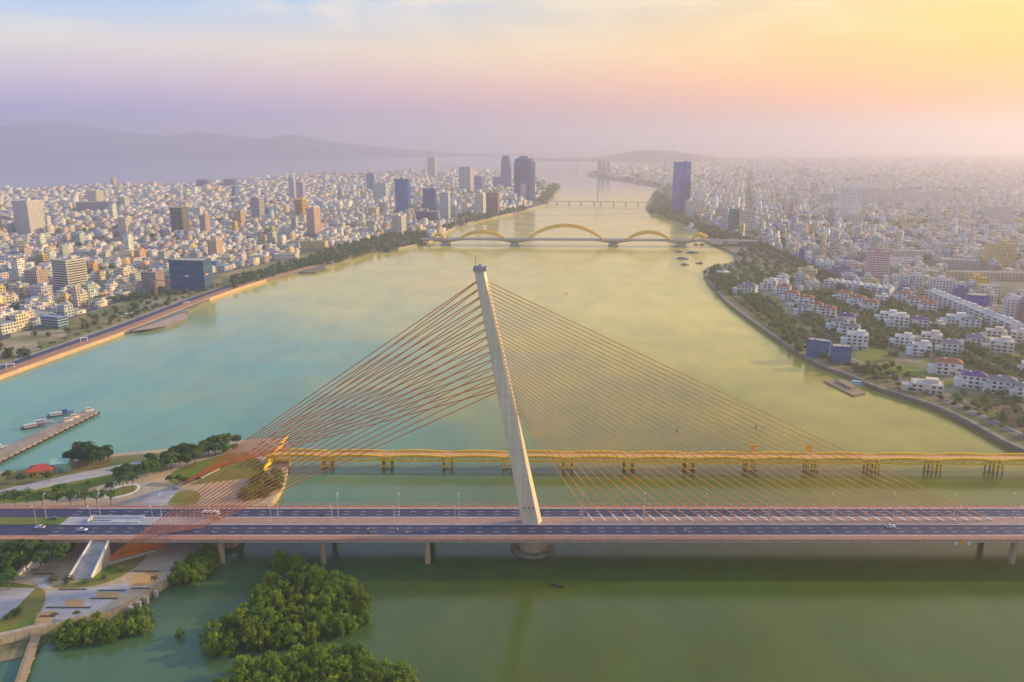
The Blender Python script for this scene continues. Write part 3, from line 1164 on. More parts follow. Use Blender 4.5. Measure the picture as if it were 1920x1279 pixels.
# wide ramp from the plaza up to the bridge
r0, r1 = (P(122, 1090, PZ), P(172, 1084, PZ)), None
rp = empty('ramp_stairway', (*P(150, 1085, PZ), PZ), 'grey stone ramp with white side walls climbing to the bridge', 'stairway')
xa0, xa1 = P(128, 1088, PZ), P(172, 1085, PZ)
tz = DZ - 1.0
xb0_, xb1_ = (P(176, 1013, tz)[0], YS2 - .3), (P(209, 1012, tz)[0], YS2 - .3)
nst = 22
for i in range(nst):
    t0, t1 = i / nst, (i + 1) / nst
    lp = lambda a, c, t: (a[0] + (c[0] - a[0]) * t, a[1] + (c[1] - a[1]) * t)
    q = [lp(xa0, xb0_, t0), lp(xa1, xb1_, t0), lp(xa1, xb1_, t1), lp(xa0, xb0_, t1)]
    MB().prism(q, PZ, PZ + .1 + (tz - PZ) * t1).build('step', grey_pave, rp)
for a, c in ((xa0, xb0_), (xa1, xb1_)):
    MB().beam((a[0], a[1], PZ + .7), (c[0], c[1], tz + .7), .5, 1.6).build('side_wall', white_paint, rp)
sl = MB()
# concrete abutment with its wing walls
ab = empty('bridge_abutment', (xb0, YS2 - 1, PZ), 'pale concrete wing walls under the left end of the bridge', 'abutment')
MB().prism([(xb0 - 1, YS2 + .4), (xb0 + 1.2, YS2 + .4), (xb0 + 1.2, YN0 - .4), (xb0 - 1, YN0 - .4)], PZ, DZ - 1.4).build('wall', white_paint, ab)
m = MB()
m.v = [(xb0 - 7.8, YS2 - 14.2, PZ), (xb0 + 1.3, YS2 + .3, PZ), (xb0 + 1.3, YS2 + .3, DZ - 1.3), (xb0 - 6.8, YS2 - 14.2, PZ), (xb0 + 2.0, YS2 - .1, PZ), (xb0 + 2.0, YS2 - .1, DZ - 1.3)]
m.f = [(0, 1, 2), (3, 5, 4), (0, 2, 5, 3), (1, 4, 5, 2)]
m.build('wing_wall', white_paint, ab)
# lower shore, beach and footbridge at the corner
sheet('mud_bank', [P(*p, .5) for p in [(-200, 1240), (0, 1200), (60, 1190), (92, 1183), (88, 1200), (70, 1215), (40, 1232), (0, 1240), (-200, 1262)]], .5, ground_mat('shore_grass', (.09, .12, .04), (.16, .17, .06), .3, (.30, .24, .14), .06), z0=-.6)
fb = empty('footbridge', (*P(55, 1220, 1.6), 0), 'narrow tan footbridge leading out of the bottom left corner', 'footbridge')
a, c = P(72, 1181, 1.8), P(28, 1310, 1.8)
MB().beam((a[0], a[1], 1.8), (c[0], c[1], 1.8), 3.4, .35).build('deck', M('tan_boards', (.45, .33, .20), .85, .25, .5), fb)
for s_ in (-1.6, 1.6):
    b = MB().beam((a[0] + s_, a[1], 2.9), (c[0] + s_, c[1], 2.9), .12)
    for i in range(17):
        x, y = a[0] + (c[0] - a[0]) * i / 16 + s_, a[1] + (c[1] - a[1]) * i / 16
        b.box(x, y, 1.9, .1, .1, 1.0)
    b.build('railing', M('ochre_rail', ()), fb)
for i in range(1, 6):
    x, y = a[0] + (c[0] - a[0]) * i / 5, a[1] + (c[1] - a[1]) * i / 5
    MB().beam((x - 1.4, y, -.8), (x - 1.4, y, 1.6), .35).beam((x + 1.4, y, -.8), (x + 1.4, y, 1.6), .35).build('pile', concrete, fb)
# concrete fishing pier
pr = empty('concrete_pier', (*P(90, 815, 2), 0), 'long grey concrete pier with boats moored behind it on the left', 'pier')
a, c = P(-60, 893, 2.6), P(184, 772, 2.6)
dv = (Vector(c) - Vector(a)).normalized()
nv = Vector((-dv.y, dv.x))
q = [Vector(a), Vector(c), Vector(c) + nv * 13, Vector(a) + nv * 13]
MB().prism([tuple(p) for p in q], 1.5, 2.6, bottom=True).build('deck', M('pier_deck', (.36, .29, .22), .9, .35, .2), pr)
ln = (Vector(c) - Vector(a)).length
i = 0
while i * 5.2 < ln:
    for o in (1.2, 11.8):
        p = Vector(a) + dv * (i * 5.2 + .6) + nv * o
        MB().box(p.x, p.y, -.8, 1.1, 1.1, 2.2, math.atan2(dv.y, dv.x)).build('pile', M('stained_concrete', ()), pr)
    p = Vector(a) + dv * (i * 5.2 + .6) - nv * .15
    MB().box(p.x, p.y, .6, 1.2, .35, 1.7, math.atan2(dv.y, dv.x)).build('fender', rubber, pr)
    i += 1

LOTZ = [LZ + .024]
# riverside roads and promenades, left bank
LBs = smooth_line([P(-260, 806), P(-120, 757), P(0, 712), P(120, 668), P(243, 624), P(345, 583), P(400, 561), P(480, 533), P(560, 512), P(640, 490), P(700, 474)], 2)
strip('promenade', LBs, 1.0, 13.5, LZ + .012, terracotta)
strip('quay_coping', LBs, -.6, 1.0, LZ + .45, M('coping_stone', (.62, .42, .24), .8, .2, .2), th=3.6)
strip('riverside_road', LBs, 14.5, 24.5, LZ + .008, asphalt)
strip('road_verge', LBs, 24.7, 27.5, LZ + .02, grey_pave)
strip('grass_verge', LBs, 28, 95, LZ + .004, dry_grass)
strip('inner_road', LBs, 100, 109, LZ + .008, asphalt)
LBf = smooth_line([P(747, 468), P(797, 459), P(818, 450), P(845, 431), P(880, 420), P(920, 411), P(975, 399), P(1024, 385)], 2)
strip('promenade', LBf, 1, 12, LZ + .012, terracotta)
strip('riverside_road', LBf, 14, 26, LZ + .008, asphalt)
strip('quay_coping', LBf, -.6, 1.2, LZ + .5, M('pale_concrete', ()), th=3.4)
pz = [P(*p, LZ + .05) for p in [(243, 622), (300, 614), (343, 601), (351, 592), (346, 585), (300, 603)]]
sheet('round_terrace', smooth_line(pz + [pz[0]], 1)[:-1], LZ + .05, M('pink_paving', (.48, .33, .26), .85, .2, .2), z0=LZ + .02)
for pts, mt, nm in (([(0, 640), (60, 628), (75, 655), (0, 672), (-150, 715), (-150, 670)], sand, 'sandy_lot'), ([(20, 622), (130, 618), (120, 632), (20, 640)], sand, 'sandy_lot'),
                    ([(-150, 640), (0, 600), (62, 595), (60, 612), (0, 622), (-150, 665)], dry_grass, 'waste_ground'), ([(150, 590), (240, 572), (262, 582), (180, 606)], dry_grass, 'waste_ground'),
                    ([(255, 560), (350, 545), (340, 565), (270, 582)], sand, 'sandy_lot'), ([(400, 525), (470, 508), (475, 520), (415, 540)], dry_grass, 'waste_ground')):
    LOTZ[0] += .006
    sheet(nm, [P(*p, LOTZ[0]) for p in pts], LOTZ[0], mt)
LOTZ[0] = RZ + .026
# right bank
RBs = smooth_line([P(*p) for p in RB_px[:18]], 2)
strip('promenade', RBs, -1.0, -4.6, RZ + .012, ground_mat('dull_path', (.24, .21, .18), (.30, .27, .23), .2))
strip('quay_coping', RBs, .4, -.7, RZ + .4, M('weathered_coping', (.20, .18, .14), .9, .3, .2), th=3.4)
strip('grass_verge', RBs, -4.7, -45, RZ + .006, ground_mat('bank_grass', (.08, .11, .03), (.14, .16, .05), .05, (.24, .19, .10), .02))
sheet('garden_ground', [P(*p, RZ + .024) for p in [(1440, 540), (1560, 545), (1700, 556), (1790, 590), (1940, 650), (1990, 860), (1900, 806), (1800, 755), (1660, 700), (1520, 652), (1420, 565)]], RZ + .024, ground_mat('garden_grass', (.09, .13, .03), (.14, .18, .045), .06, (.26, .23, .18), .035))
for pts, mt, nm in (([(1420, 578), (1450, 577), (1500, 607), (1480, 617), (1448, 617), (1430, 600)], ground_mat('bright_field', (.22, .25, .03), (.30, .26, .05), .04), 'grass_field'),
                    ([(1460, 632), (1500, 628), (1520, 645), (1500, 662), (1480, 655)], sand, 'sandy_lot'),
                    ([(1600, 655), (1650, 655), (1700, 690), (1760, 700), (1700, 720), (1620, 700)], grass, 'grass_field'),
                    ([(1660, 668), (1690, 682), (1640, 690), (1610, 680)], dry_grass, 'waste_ground'),
                    ([(1840, 745), (1900, 735), (1960, 770), (1960, 830), (1900, 800)], M('brown_earth', (.22, .14, .09), .9, .3, .1), 'bare_earth'),
                    ([(1830, 680), (1920, 675), (1960, 690), (1960, 715), (1850, 700)], grass, 'grass_field')):
    LOTZ[0] += .006
    sheet(nm, [P(*p, LOTZ[0]) for p in pts], LOTZ[0], mt)
sheet('point_lawn', [P(*p, RZ + .022) for p in [(1330, 516), (1350, 506), (1385, 500), (1430, 478), (1500, 515), (1440, 540), (1400, 560), (1345, 542)]], RZ + .022, ground_mat('garden_grass', (), (), 0))
for k, (pts, wd) in enumerate(([[(1395, 452), (1440, 475), (1500, 505), (1560, 535), (1640, 575), (1760, 640), (1930, 735)], 12], [[(1395, 452), (1500, 440), (1700, 425), (2000, 405)], 14],
                               [[(1480, 655), (1560, 668), (1640, 700), (1740, 745), (1840, 790), (1960, 850)], 7], [[(1690, 655), (1780, 690), (1890, 740)], 7])):
    ln_ = smooth_line([P(*p) for p in pts], 2)
    strip('avenue', ln_, -wd / 2, wd / 2, RZ + .068 + .006 * k, M('grey_asphalt', (.17, .16, .16), .85, .2, .1))
    strip('kerb_path', ln_, wd / 2 + .3, wd / 2 + 1.6, RZ + .095 + .006 * k, M('pale_path', (.55, .50, .44), .85, .15, .2))
# ================================================================== BUILDINGS
def shell(w_, d_, h, par=.9, inset=.35):
    """walls with a parapet; the roof is a part of its own"""
    m = MB()
    a, b = w_ / 2, d_ / 2
    o4 = [(-a, -b), (a, -b), (a, b), (-a, b)]
    i4 = [(-a + inset, -b + inset), (a - inset, -b + inset), (a - inset, b - inset), (-a + inset, b - inset)]
    m.v = [(x, y, 0) for x, y in o4] + [(x, y, h) for x, y in o4] + [(x, y, h) for x, y in i4] + [(x, y, h - par) for x, y in i4]
    for k in range(4):
        j = (k + 1) % 4
        m.f += [(k, j, 4 + j, 4 + k), (4 + k, 4 + j, 8 + j, 8 + k), (8 + k, 8 + j, 12 + j, 12 + k)]
    return m


def face_quads(m, w_, d_, z0, z1, n, floors, fw, fh, proud=.06, sides=(0, 1, 2, 3), sill=.3, skip=0.0, rr=random):
    """window panes on each face: n = panes along the longer faces' 10 m"""
    fl = (z1 - z0) / floors
    for sde in sides:
        wide = w_ if sde % 2 == 0 else d_
        cols = max(1, int(round(wide * n)))
        bay = wide / cols
        for r in range(floors):
            for c in range(cols):
                if skip and rr.random() < skip:
                    continue
                u0 = -wide / 2 + bay * (c + .5 - fw / 2)
                u1 = u0 + bay * fw
                za = z0 + fl * (r + sill)
                zb = za + fl * fh
                if sde == 0:
                    q = [(u0, -d_ / 2 - proud, za), (u1, -d_ / 2 - proud, za), (u1, -d_ / 2 - proud, zb), (u0, -d_ / 2 - proud, zb)]
                elif sde == 1:
                    q = [(w_ / 2 + proud, u0, za), (w_ / 2 + proud, u1, za), (w_ / 2 + proud, u1, zb), (w_ / 2 + proud, u0, zb)]
                elif sde == 2:
                    q = [(u1, d_ / 2 + proud, za), (u0, d_ / 2 + proud, za), (u0, d_ / 2 + proud, zb), (u1, d_ / 2 + proud, zb)]
                else:
                    q = [(-w_ / 2 - proud, u1, za), (-w_ / 2 - proud, u0, za), (-w_ / 2 - proud, u0, zb), (-w_ / 2 - proud, u1, zb)]
                m.face(q)


def ring(m, w_, d_, z, th, out):
    """a slab edge running round the building"""
    a, b = w_ / 2, d_ / 2
    m.box(0, -b - out / 2, z, w_ + 2 * out, out, th)
    m.box(0, b + out / 2, z, w_ + 2 * out, out, th)
    m.box(a + out / 2, 0, z, out, d_, th)
    m.box(-a - out / 2, 0, z, out, d_, th)


LAND = []           # landmark phrase, x, y, radius: used to word the labels of the plain houses near it
FOOT = []           # x, y, radius kept clear


def dress(t, w_, d_, h, color, style, color2=None, floors=None, seed=0, huts=True):
    rr = random.Random(seed)
    floors = floors or max(1, int(round(h / 3.4)))
    color2 = color2 or tuple(min(1, c * .8) for c in color)
    fl = h / floors
    if style == 'net':
        shell(w_, d_, h, .3).build('net_wall', netting, t, color, world=False)
        m = MB()
        for k in range(1, floors):
            if k % 3 == 0:
                ring(m, w_, d_, k * fl, .18, .12)
        if m.v:
            m.build('scaffold_rail', M('scaffold_line', (.45, .52, .55), .6, .1, 1), t, world=False, kind='stuff')
        m = MB()
        for k in range(26):
            x, y = rr.uniform(-w_ / 2, w_ / 2), rr.choice((-1, 1)) * d_ / 2
            if k % 2:
                x, y = rr.choice((-1, 1)) * w_ / 2, rr.uniform(-d_ / 2, d_ / 2)
            m.box(x, y, h - 1, .25, .25, 1 + rr.uniform(.6, 2.6))
        m.build('scaffold_pole', dark_metal, t, world=False, kind='stuff')
        m = MB()
        m.face([(-w_ / 2 + .4, -d_ / 2 + .4, h - .3), (w_ / 2 - .4, -d_ / 2 + .4, h - .3), (w_ / 2 - .4, d_ / 2 - .4, h - .3), (-w_ / 2 + .4, d_ / 2 - .4, h - .3)])
        m.build('roof', concrete, t, world=False)
        return
    wm = curtain if style == 'glass' else paint
    if style == 'glass':
        color = (color[0] * .9, color[1] * 1.15, color[2] * 1.6)
        color2 = (color2[0] * .85, color2[1] * 1.1, color2[2] * 1.45)
    shell(w_, d_, h).build('wall', wm, t, color, world=False)
    m = MB()
    m.face([(-w_ / 2 + .35, -d_ / 2 + .35, h - .9), (w_ / 2 - .35, -d_ / 2 + .35, h - .9), (w_ / 2 - .35, d_ / 2 - .35, h - .9), (-w_ / 2 + .35, d_ / 2 - .35, h - .9)])
    m.build('roof', paint, t, (.36, .33, .30), world=False)
    if style == 'glass':
        m = MB()
        for k in range(1, floors):
            ring(m, w_, d_, k * fl, .35, .1)
        m.build('spandrel', paint, t, color2, world=False, kind='stuff')
        m = MB()
        for s in (-1, 1):
            for k in range(int(w_ / 3.2) + 1):
                m.box(-w_ / 2 + k * w_ / max(1, int(w_ / 3.2)), s * (d_ / 2 + .09), 0, .22, .18, h - .02)
            for k in range(int(d_ / 3.2) + 1):
                m.box(s * (w_ / 2 + .09), -d_ / 2 + k * d_ / max(1, int(d_ / 3.2)), 0, .18, .22, h - .02)
        m.build('mullion', paint, t, color2, world=False, kind='stuff')
    elif style == 'band':
        m = MB()
        face_quads(m, w_, d_, 0, h - 1, .05, floors, .94, .48)
        m.build('window_band', glass, t, world=False, kind='stuff')
        m = MB()
        for k in range(1, floors):
            ring(m, w_, d_, k * fl * (h - 1) / h, .4, .5)
        m.build('floor_slab', paint, t, color2, world=False, kind='stuff')
    elif style == 'balcony':
        m = MB()
        face_quads(m, w_, d_, 0, h - 1, .20, floors, .5, .34, sill=.5)
        m.build('window_grid', glass, t, world=False, kind='stuff')
        m = MB()
        for k in range(1, floors):
            ring(m, w_, d_, k * fl * (h - 1) / h - .2, 1.5, .7)
        m.build('balcony', paint, t, color2, world=False, kind='stuff')
    else:
        m = MB()
        face_quads(m, w_, d_, 0, h - 1, .27, floors, .52, .48)
        m.build('window_grid', glass, t, world=False, kind='stuff')
        m = MB()
        ring(m, w_, d_, h - .5, .35, .3)
        for k in range(2, floors, 3):
            ring(m, w_, d_, k * fl * (h - 1) / h - .1, .22, .16)
        m.build('cornice', paint, t, color2, world=False, kind='stuff')
    if huts:
        hw = min(w_ * .4, 8)
        m = MB()
        m.box(rr.uniform(-.2, .2) * w_, rr.uniform(-.1, .3) * d_, h - .88, hw, min(d_ * .4, 7), 4.2)
        m.build('stair_hut', paint, t, color, world=False)
        m = MB()
        m.cone(-w_ * .3, -d_ * .25, h - .88, h + 1.4, 1.1, 1.1, 10)
        m.build('water_tank', galv, t, world=False)


def tower(label, x0, x1, ytop, ybase, rot, aspect, color, style, cat='building', name='building', color2=None, phrase=None, z=None, group=None, huts=True):
    """place a building by the spot it stands on; rot in degrees turns its front to the left"""
    zz = LZ
    if x0 < 960:
        rot = -rot * .62
    cx, cyy = P((x0 + x1) / 2, ybase, zz)
    W = (x1 - x0) * mpp(cyy, zz)
    rel = R(rot) + math.atan2(cx, cyy)
    w_ = W / (abs(math.cos(rel)) + aspect * abs(math.sin(rel)))
    d_ = w_ * aspect
    half = (abs(math.sin(rel)) * w_ + abs(math.cos(rel)) * d_) / 2
    cyy2 = cyy + half
    cx2 = cx * cyy2 / cyy
    h = max(4.0, zat(ytop, cyy2 - half * .5) - zz)
    t = empty(name, (cx2, cyy2, zz), label, cat, group, R(rot))
    dress(t, w_, d_, h, color, style, color2, seed=int(x0 * 7 + ytop), huts=huts)
    FOOT.append((cx2, cyy2, math.hypot(w_, d_) / 2 + 3))
    if phrase:
        LAND.append((phrase, cx2, cyy2))
    return t, w_, d_, h


WH, CR = (.72, .70, .67), (.68, .60, .46)
# --- left bank
tower('white slab tower with balcony bands standing alone at far left', 35, 84, 376, 441, 38, .75, (.80, .74, .64), 'balcony', phrase='the white slab tower at far left')
tower('orange block cut by the left edge of the picture', -14, 6, 405, 442, 30, .8, (.72, .42, .16), 'grid')
tower('cream hotel block with a dark roof hut above long low wings', 168, 196, 357, 388, 35, .8, (.70, .62, .50), 'grid', phrase='the cream hotel with long wings')
tower('small cream block at the right end of the long low wings', 226, 244, 370, 396, 35, .8, (.70, .62, .50), 'grid')
tower('long low pale wing spreading below the cream hotel block', 148, 226, 379, 398, 10, .3, (.58, .54, .52), 'band')
tower('pale green glass apartment block with lit right side by the riverside road', 107, 164, 487, 545, 40, 1.0, (.62, .60, .48), 'band', color2=(.72, .68, .55), phrase='the pale green glass apartment block')
t, w_, d_, h = tower('building wrapped in dark blue scaffold netting by the promenade', 324, 400, 488, 548, 14, .45, (.035, .095, .20), 'net', name='building_under_construction', phrase='the blue netted building')
MB().box(0, -d_ / 2 - .25, h * .46, 5.5, .12, 2.2).build('banner', white_paint, t, world=False)
MB().box(w_ / 2 + .25, -d_ * .2, h * .5, .12, 6, 2.4).build('banner', M('orange_banner', (.75, .35, .12), .7, .1, 1), t, world=False)
tower('brown grey office with rows of windows left of the blue netted building', 269, 309, 510, 541, 24, .8, (.42, .33, .28), 'grid', phrase='the brown grey office')
tower('olive dark tower wrapped in netting among low houses', 324, 356, 389, 441, 20, .8, (.12, .12, .08), 'net', phrase='the olive netted tower')
tower('narrow tower with orange lit side right of the olive netted tower', 377, 396, 404, 444, 35, .9, (.60, .42, .30), 'grid', phrase='the narrow orange lit tower')
tower('slab block with apricot right side above the promenade trees', 392, 419, 451, 488, 40, .7, (.70, .50, .34), 'grid', phrase='the apricot slab block')
tower('tan block with rows of windows behind the yellow one', 440, 461, 396, 428, 30, .8, (.58, .42, .28), 'grid')
tower('slim yellow building with a dark left side', 436, 448, 417, 444, 40, .9, (.72, .50, .12), 'grid', phrase='the slim yellow building')
tower('white tower with ribbed walls left of the golden tower', 473, 497, 370, 414, 30, .8, (.66, .62, .58), 'band', phrase='the ribbed white tower')
tower('low blue building beside the ribbed white tower', 497, 511, 392, 408, 20, .8, (.10, .20, .40), 'grid')
tower('golden yellow tower in the middle of the left city', 554, 577, 374, 410, 38, .8, (.82, .46, .03), 'band', color2=(.75, .42, .04), phrase='the golden tower')
tower('peach twin-shaft tower in front of the golden tower', 577, 603, 391, 445, 42, 1.0, (.68, .46, .36), 'grid', phrase='the peach tower')
tower('tall grey slab behind the golden tower, left of the pair', 543, 556, 333, 374, 25, .7, (.56, .53, .58), 'grid')
tower('tall pinkish grey slab behind the golden tower, right of the pair', 557, 574, 342, 376, 25, .7, (.52, .45, .48), 'grid')
tower('lime green block with dark window bands', 497, 521, 428, 451, 35, .8, (.42, .52, .10), 'band', color2=(.42, .52, .10), phrase='the lime green block')
tower('white block between the lime green and peach buildings', 528, 541, 425, 446, 35, .8, WH, 'grid')
tower('tall blue glass tower with a slanted top in the middle left city', 742, 771, 336, 402, 12, .9, (.03, .11, .24), 'glass', color2=(.05, .13, .24), phrase='the tall blue glass tower')
tower('dark blue glass block right of the tall blue glass tower', 793, 820, 354, 394, 14, .8, (.06, .09, .20), 'glass', color2=(.08, .11, .2), phrase='the dark blue glass block')
tower('low black glass podium in front of the dark blue glass block', 780, 821, 397, 420, 14, .7, (.03, .05, .10), 'glass', color2=(.05, .08, .14))
tower('slender blue tower standing on the far left skyline', 688, 704, 325, 358, 20, .9, (.08, .13, .26), 'glass', color2=(.1, .14, .25), phrase='the slender blue skyline tower')
tower('pale teal block beside the slender blue skyline tower', 700, 731, 343, 378, 20, .8, (.48, .58, .56), 'grid')
tower('faint pale tower on the horizon behind the blue glass tower', 802, 820, 295, 334, 20, .9, (.55, .53, .56), 'grid')
tower('light grey high-rise with vertical strips on the river skyline', 861, 889, 313, 361, 28, .9, (.50, .50, .56), 'grid', phrase='the light grey high-rise')
tower('blue grey block right of the light grey high-rise', 889, 907, 331, 358, 20, .8, (.16, .22, .36), 'glass', color2=(.2, .25, .36))
tower('squat violet blue block left of the sail-shaped tower', 924, 939, 333, 354, 10, .8, (.12, .15, .30), 'glass', color2=(.14, .17, .3))
tower('white building with a chequered facade near the quay', 890, 911, 364, 404, 30, .8, (.74, .70, .62), 'grid', phrase='the chequered white building')
tower('white and blue lattice fronted building by the river trees', 825, 845, 361, 412, 20, .8, (.52, .60, .68), 'grid')
tower('purple brown ribbed block beside the chequered white building', 912, 937, 361, 401, 22, .6, (.30, .24, .30), 'band', color2=(.36, .3, .36))
tower('white riverside hotel with balconies left of the golden arches', 736, 762, 404, 440, 35, .9, (.74, .66, .54), 'balcony', phrase='the white riverside hotel')
tower('cream block set back from the white riverside hotel', 689, 709, 414, 431, 25, .8, CR, 'grid')
tower('warm cream block left of the tall blue glass tower', 690, 712, 389, 409, 30, .8, (.72, .56, .34), 'grid')
tower('long yellow colonial building among the riverside trees', 564, 616, 452, 469, 14, .35, (.74, .56, .26), 'grid', phrase='the long yellow colonial building')
tower('dark slab on the far left horizon, left of a pair', 370, 396, 337, 354, 10, .6, (.16, .17, .30), 'grid')
tower('dark slab on the far left horizon, right of a pair', 421, 446, 336, 352, 10, .6, (.18, .19, .32), 'grid')
tower('narrow white house with lit orange side at the roadside', 139, 153, 540, 578, 42, .5, (.70, .58, .48), 'grid', phrase='the narrow roadside house')
tower('lilac white block with blank side wall near the roadside', 60, 98, 537, 560, 30, .8, (.62, .58, .62), 'grid')
tower('yellow block among the houses at far left', 74, 92, 477, 500, 34, .8, (.70, .52, .12), 'band', color2=(.7, .52, .12), phrase='the yellow block at far left')
tower('orange house right behind the pale green apartment block', 166, 185, 494, 515, 30, .8, (.76, .44, .12), 'grid')
tower('tan stepped block left of the pale green apartment block', 52, 90, 507, 538, 30, .8, (.58, .44, .32), 'grid')
tower('white tower with orange lit top left of the olive netted tower', 225, 250, 408, 444, 36, .8, (.72, .62, .52), 'grid', phrase='the white tower with orange top')
tower('small blue and white pavilion beside the riverside road', 82, 126, 594, 618, 30, .5, (.12, .30, .55), 'band', color2=(.7, .66, .6), huts=False, phrase='the blue and white pavilion')
tower('white rounded pavilion roofed like a tent among the park trees', 515, 561, 476, 489, 6, .5, (.74, .70, .62), 'grid', huts=False)

# sail-shaped tower and dark blue slab
cx, cyy = P(948.5, 354, LZ)
k = mpp(cyy)
t = empty('sail_tower', (cx, cyy + 14, LZ), 'blue glass tower with a curved sail-shaped top on the left bank', 'skyscraper')
LAND.append(('the sail-shaped tower', cx, cyy))
FOOT.append((cx, cyy + 14, 30))
wd = 19 * k
m = MB()
hh = zat(292, cyy) - LZ
for z_, xl, xr in [(0, -.5, .5), (hh * .55, -.5, .5), (hh * .78, -.47, .44), (hh * .92, -.40, .36), (hh, -.28, .24)]:
    for y in (-13, 13):
        m.v += [(xl * wd, y, z_ - (0 if y < 0 else (hh * .04 if z_ > hh * .6 else 0)))]
        m.v += [(xr * wd, y, z_ - (0 if y < 0 else (hh * .04 if z_ > hh * .6 else 0)))]
for i in range(4):
    q = i * 4
    m.f += [(q, q + 1, q + 5, q + 4), (q + 1, q + 3, q + 7, q + 5), (q + 3, q + 2, q + 6, q + 7), (q + 2, q, q + 4, q + 6)]
m.f.append((16, 17, 19, 18))
m.build('glass_body', curtain, t, (.05, .14, .38), world=False)
MB().box(wd * .53, 0, 0, 3.2, 22, hh * .93).build('fin', paint, t, (.55, .58, .64), world=False)
m = MB()
for q in range(1, 26):
    m.box(0, -13.1, q * hh * .55 / 26, wd, .3, .5)
m.build('spandrel', paint, t, (.16, .22, .34), world=False, kind='stuff')

cx, cyy = P(983.5, 378, LZ)
k = mpp(cyy)
t = empty('administrative_tower', (cx, cyy + 24, LZ), 'big dark blue rounded tower on the left bank, widest on the skyline', 'skyscraper')
LAND.append(('the big dark blue tower', cx, cyy))
FOOT.append((cx, cyy + 24, 40))
rad = 20 * k
hh = zat(297, cyy) - LZ
m = MB()
nn = 28
prof = [(0, 1.02), (.5, .98), (.85, .98), (.93, .96), (.98, .88), (1.0, .80)]
for z_, s in prof:
    m.v += [(rad * s * math.cos(2 * math.pi * i / nn), rad * .85 * s * math.sin(2 * math.pi * i / nn), z_ * hh) for i in range(nn)]
for j in range(len(prof) - 1):
    for i in range(nn):
        m.f.append((j * nn + i, j * nn + (i + 1) % nn, (j + 1) * nn + (i + 1) % nn, (j + 1) * nn + i))
m.f.append(tuple(range((len(prof) - 1) * nn, len(prof) * nn)))
m.build('glass_body', curtain, t, (.028, .065, .25), world=False)
m = MB()
for i in range(nn):
    a = 2 * math.pi * i / nn
    m.box(rad * 1.0 * math.cos(a), rad * .85 * math.sin(a), 0, .6, .6, hh * .92, a)
m.build('rib', paint, t, (.12, .18, .45), world=False, kind='stuff')
MB().cone(0, 0, hh, hh + 7, rad * .55, rad * .5, 20).build('crown', curtain, t, (.12, .15, .28), world=False)
MB().box(-rad * .12, -rad * .95, 0, rad * .52, rad * .3, hh * .42).build('stair_shaft', paint, t, (.42, .44, .52), world=False)

# --- right bank
tower('tallest blue glass tower on the right bank of the river', 1259, 1291, 304, 398, -10, .7, (.10, .15, .34), 'glass', color2=(.22, .27, .45), phrase='the tallest right bank tower')
tower('dark blue block built against the tallest right bank tower', 1273, 1292, 340, 403, -8, .7, (.05, .07, .20), 'glass', color2=(.08, .1, .22))
tower('white hotel block at the foot of the tallest right bank tower, left one', 1284, 1300, 377, 407, -8, .8, WH, 'grid')
tower('white hotel block at the foot of the tallest right bank tower, right one', 1302, 1318, 375, 404, -8, .8, (.76, .70, .62), 'grid')
tower('building in teal scaffold netting beside the white riverside block', 1364, 1384, 391, 432, -10, .8, (.05, .22, .24), 'net', name='building_under_construction', phrase='the teal netted building')
tower('white block with rows of windows right of the teal netting', 1384, 1413, 395, 434, -10, .6, (.70, .64, .54), 'grid', phrase='the white riverside block')
tower('grey green block left of the teal netted building', 1340, 1363, 390, 412, -10, .7, (.46, .48, .42), 'grid')
tower('white twin-shaft high-rise with balconies in the right city', 1571, 1608, 350, 416, -16, .9, (.95, .90, .82), 'balcony', color2=(.95, .92, .86), phrase='the white twin-shaft high-rise')
tower('low cream podium at the foot of the white twin-shaft high-rise', 1588, 1618, 402, 419, -10, .7, (.74, .66, .52), 'grid')
tower('pink office tower with white balcony bands in the right city', 1622, 1662, 472, 521, -14, .8, (.58, .30, .30), 'balcony', color2=(.72, .58, .56), phrase='the pink office tower')
tower('yellow apartment block with many windows at far right', 1845, 1896, 457, 500, -16, .5, (.74, .56, .22), 'grid', phrase='the yellow apartment block')
tower('pale yellow block behind the yellow apartment block', 1873, 1901, 450, 490, -10, .7, (.70, .58, .34), 'grid')
tower('white block with glazed front at the far right horizon', 1846, 1892, 388, 420, -10, .5, (.70, .66, .62), 'grid', phrase='the white block at far right')
tower('building wrapped in bright blue sheeting among white houses', 1808, 1849, 553, 580, -14, .7, (.03, .07, .36), 'net', phrase='the bright blue wrapped building')
tower('navy block behind the bright blue wrapped building', 1786, 1812, 540, 563, -14, .6, (.08, .12, .34), 'grid')
tower('bright yellow hall behind the bright blue wrapped building', 1814, 1850, 520, 543, -12, .7, (.80, .50, .06), 'grid', phrase='the bright yellow hall')
tower('white block with blank lilac side wall right of the pink tower', 1741, 1786, 524, 557, -16, .8, (.66, .62, .66), 'grid', phrase='the blank-walled lilac block')
tower('slim white house with balconies left of the blank-walled lilac block', 1705, 1726, 516, 546, -14, .8, WH, 'balcony')
tower('slim grey white house two left of the blank-walled lilac block', 1682, 1700, 518, 545, -14, .8, (.60, .60, .58), 'grid')
tower('cream low hall with a curved roof beside the bright yellow hall', 1832, 1872, 535, 558, -12, .7, (.70, .64, .52), 'grid', huts=False)
tower('white apartment house with brown side at the right edge', 1878, 1905, 560, 606, -18, .9, (.70, .64, .62), 'balcony', phrase='the white apartment house at the right edge')
tower('brown brick block cut by the right edge of the picture', 1903, 1940, 565, 610, -16, .9, (.30, .20, .19), 'grid')
tower('pale hall with a long low roof in front of the yellow apartment block', 1760, 1830, 487, 505, -20, .6, (.46, .46, .40), 'grid', huts=False)
tower('long cream school block with open galleries at far right', 1782, 1925, 512, 530, -6, .12, (.66, .54, .38), 'balcony', huts=False)
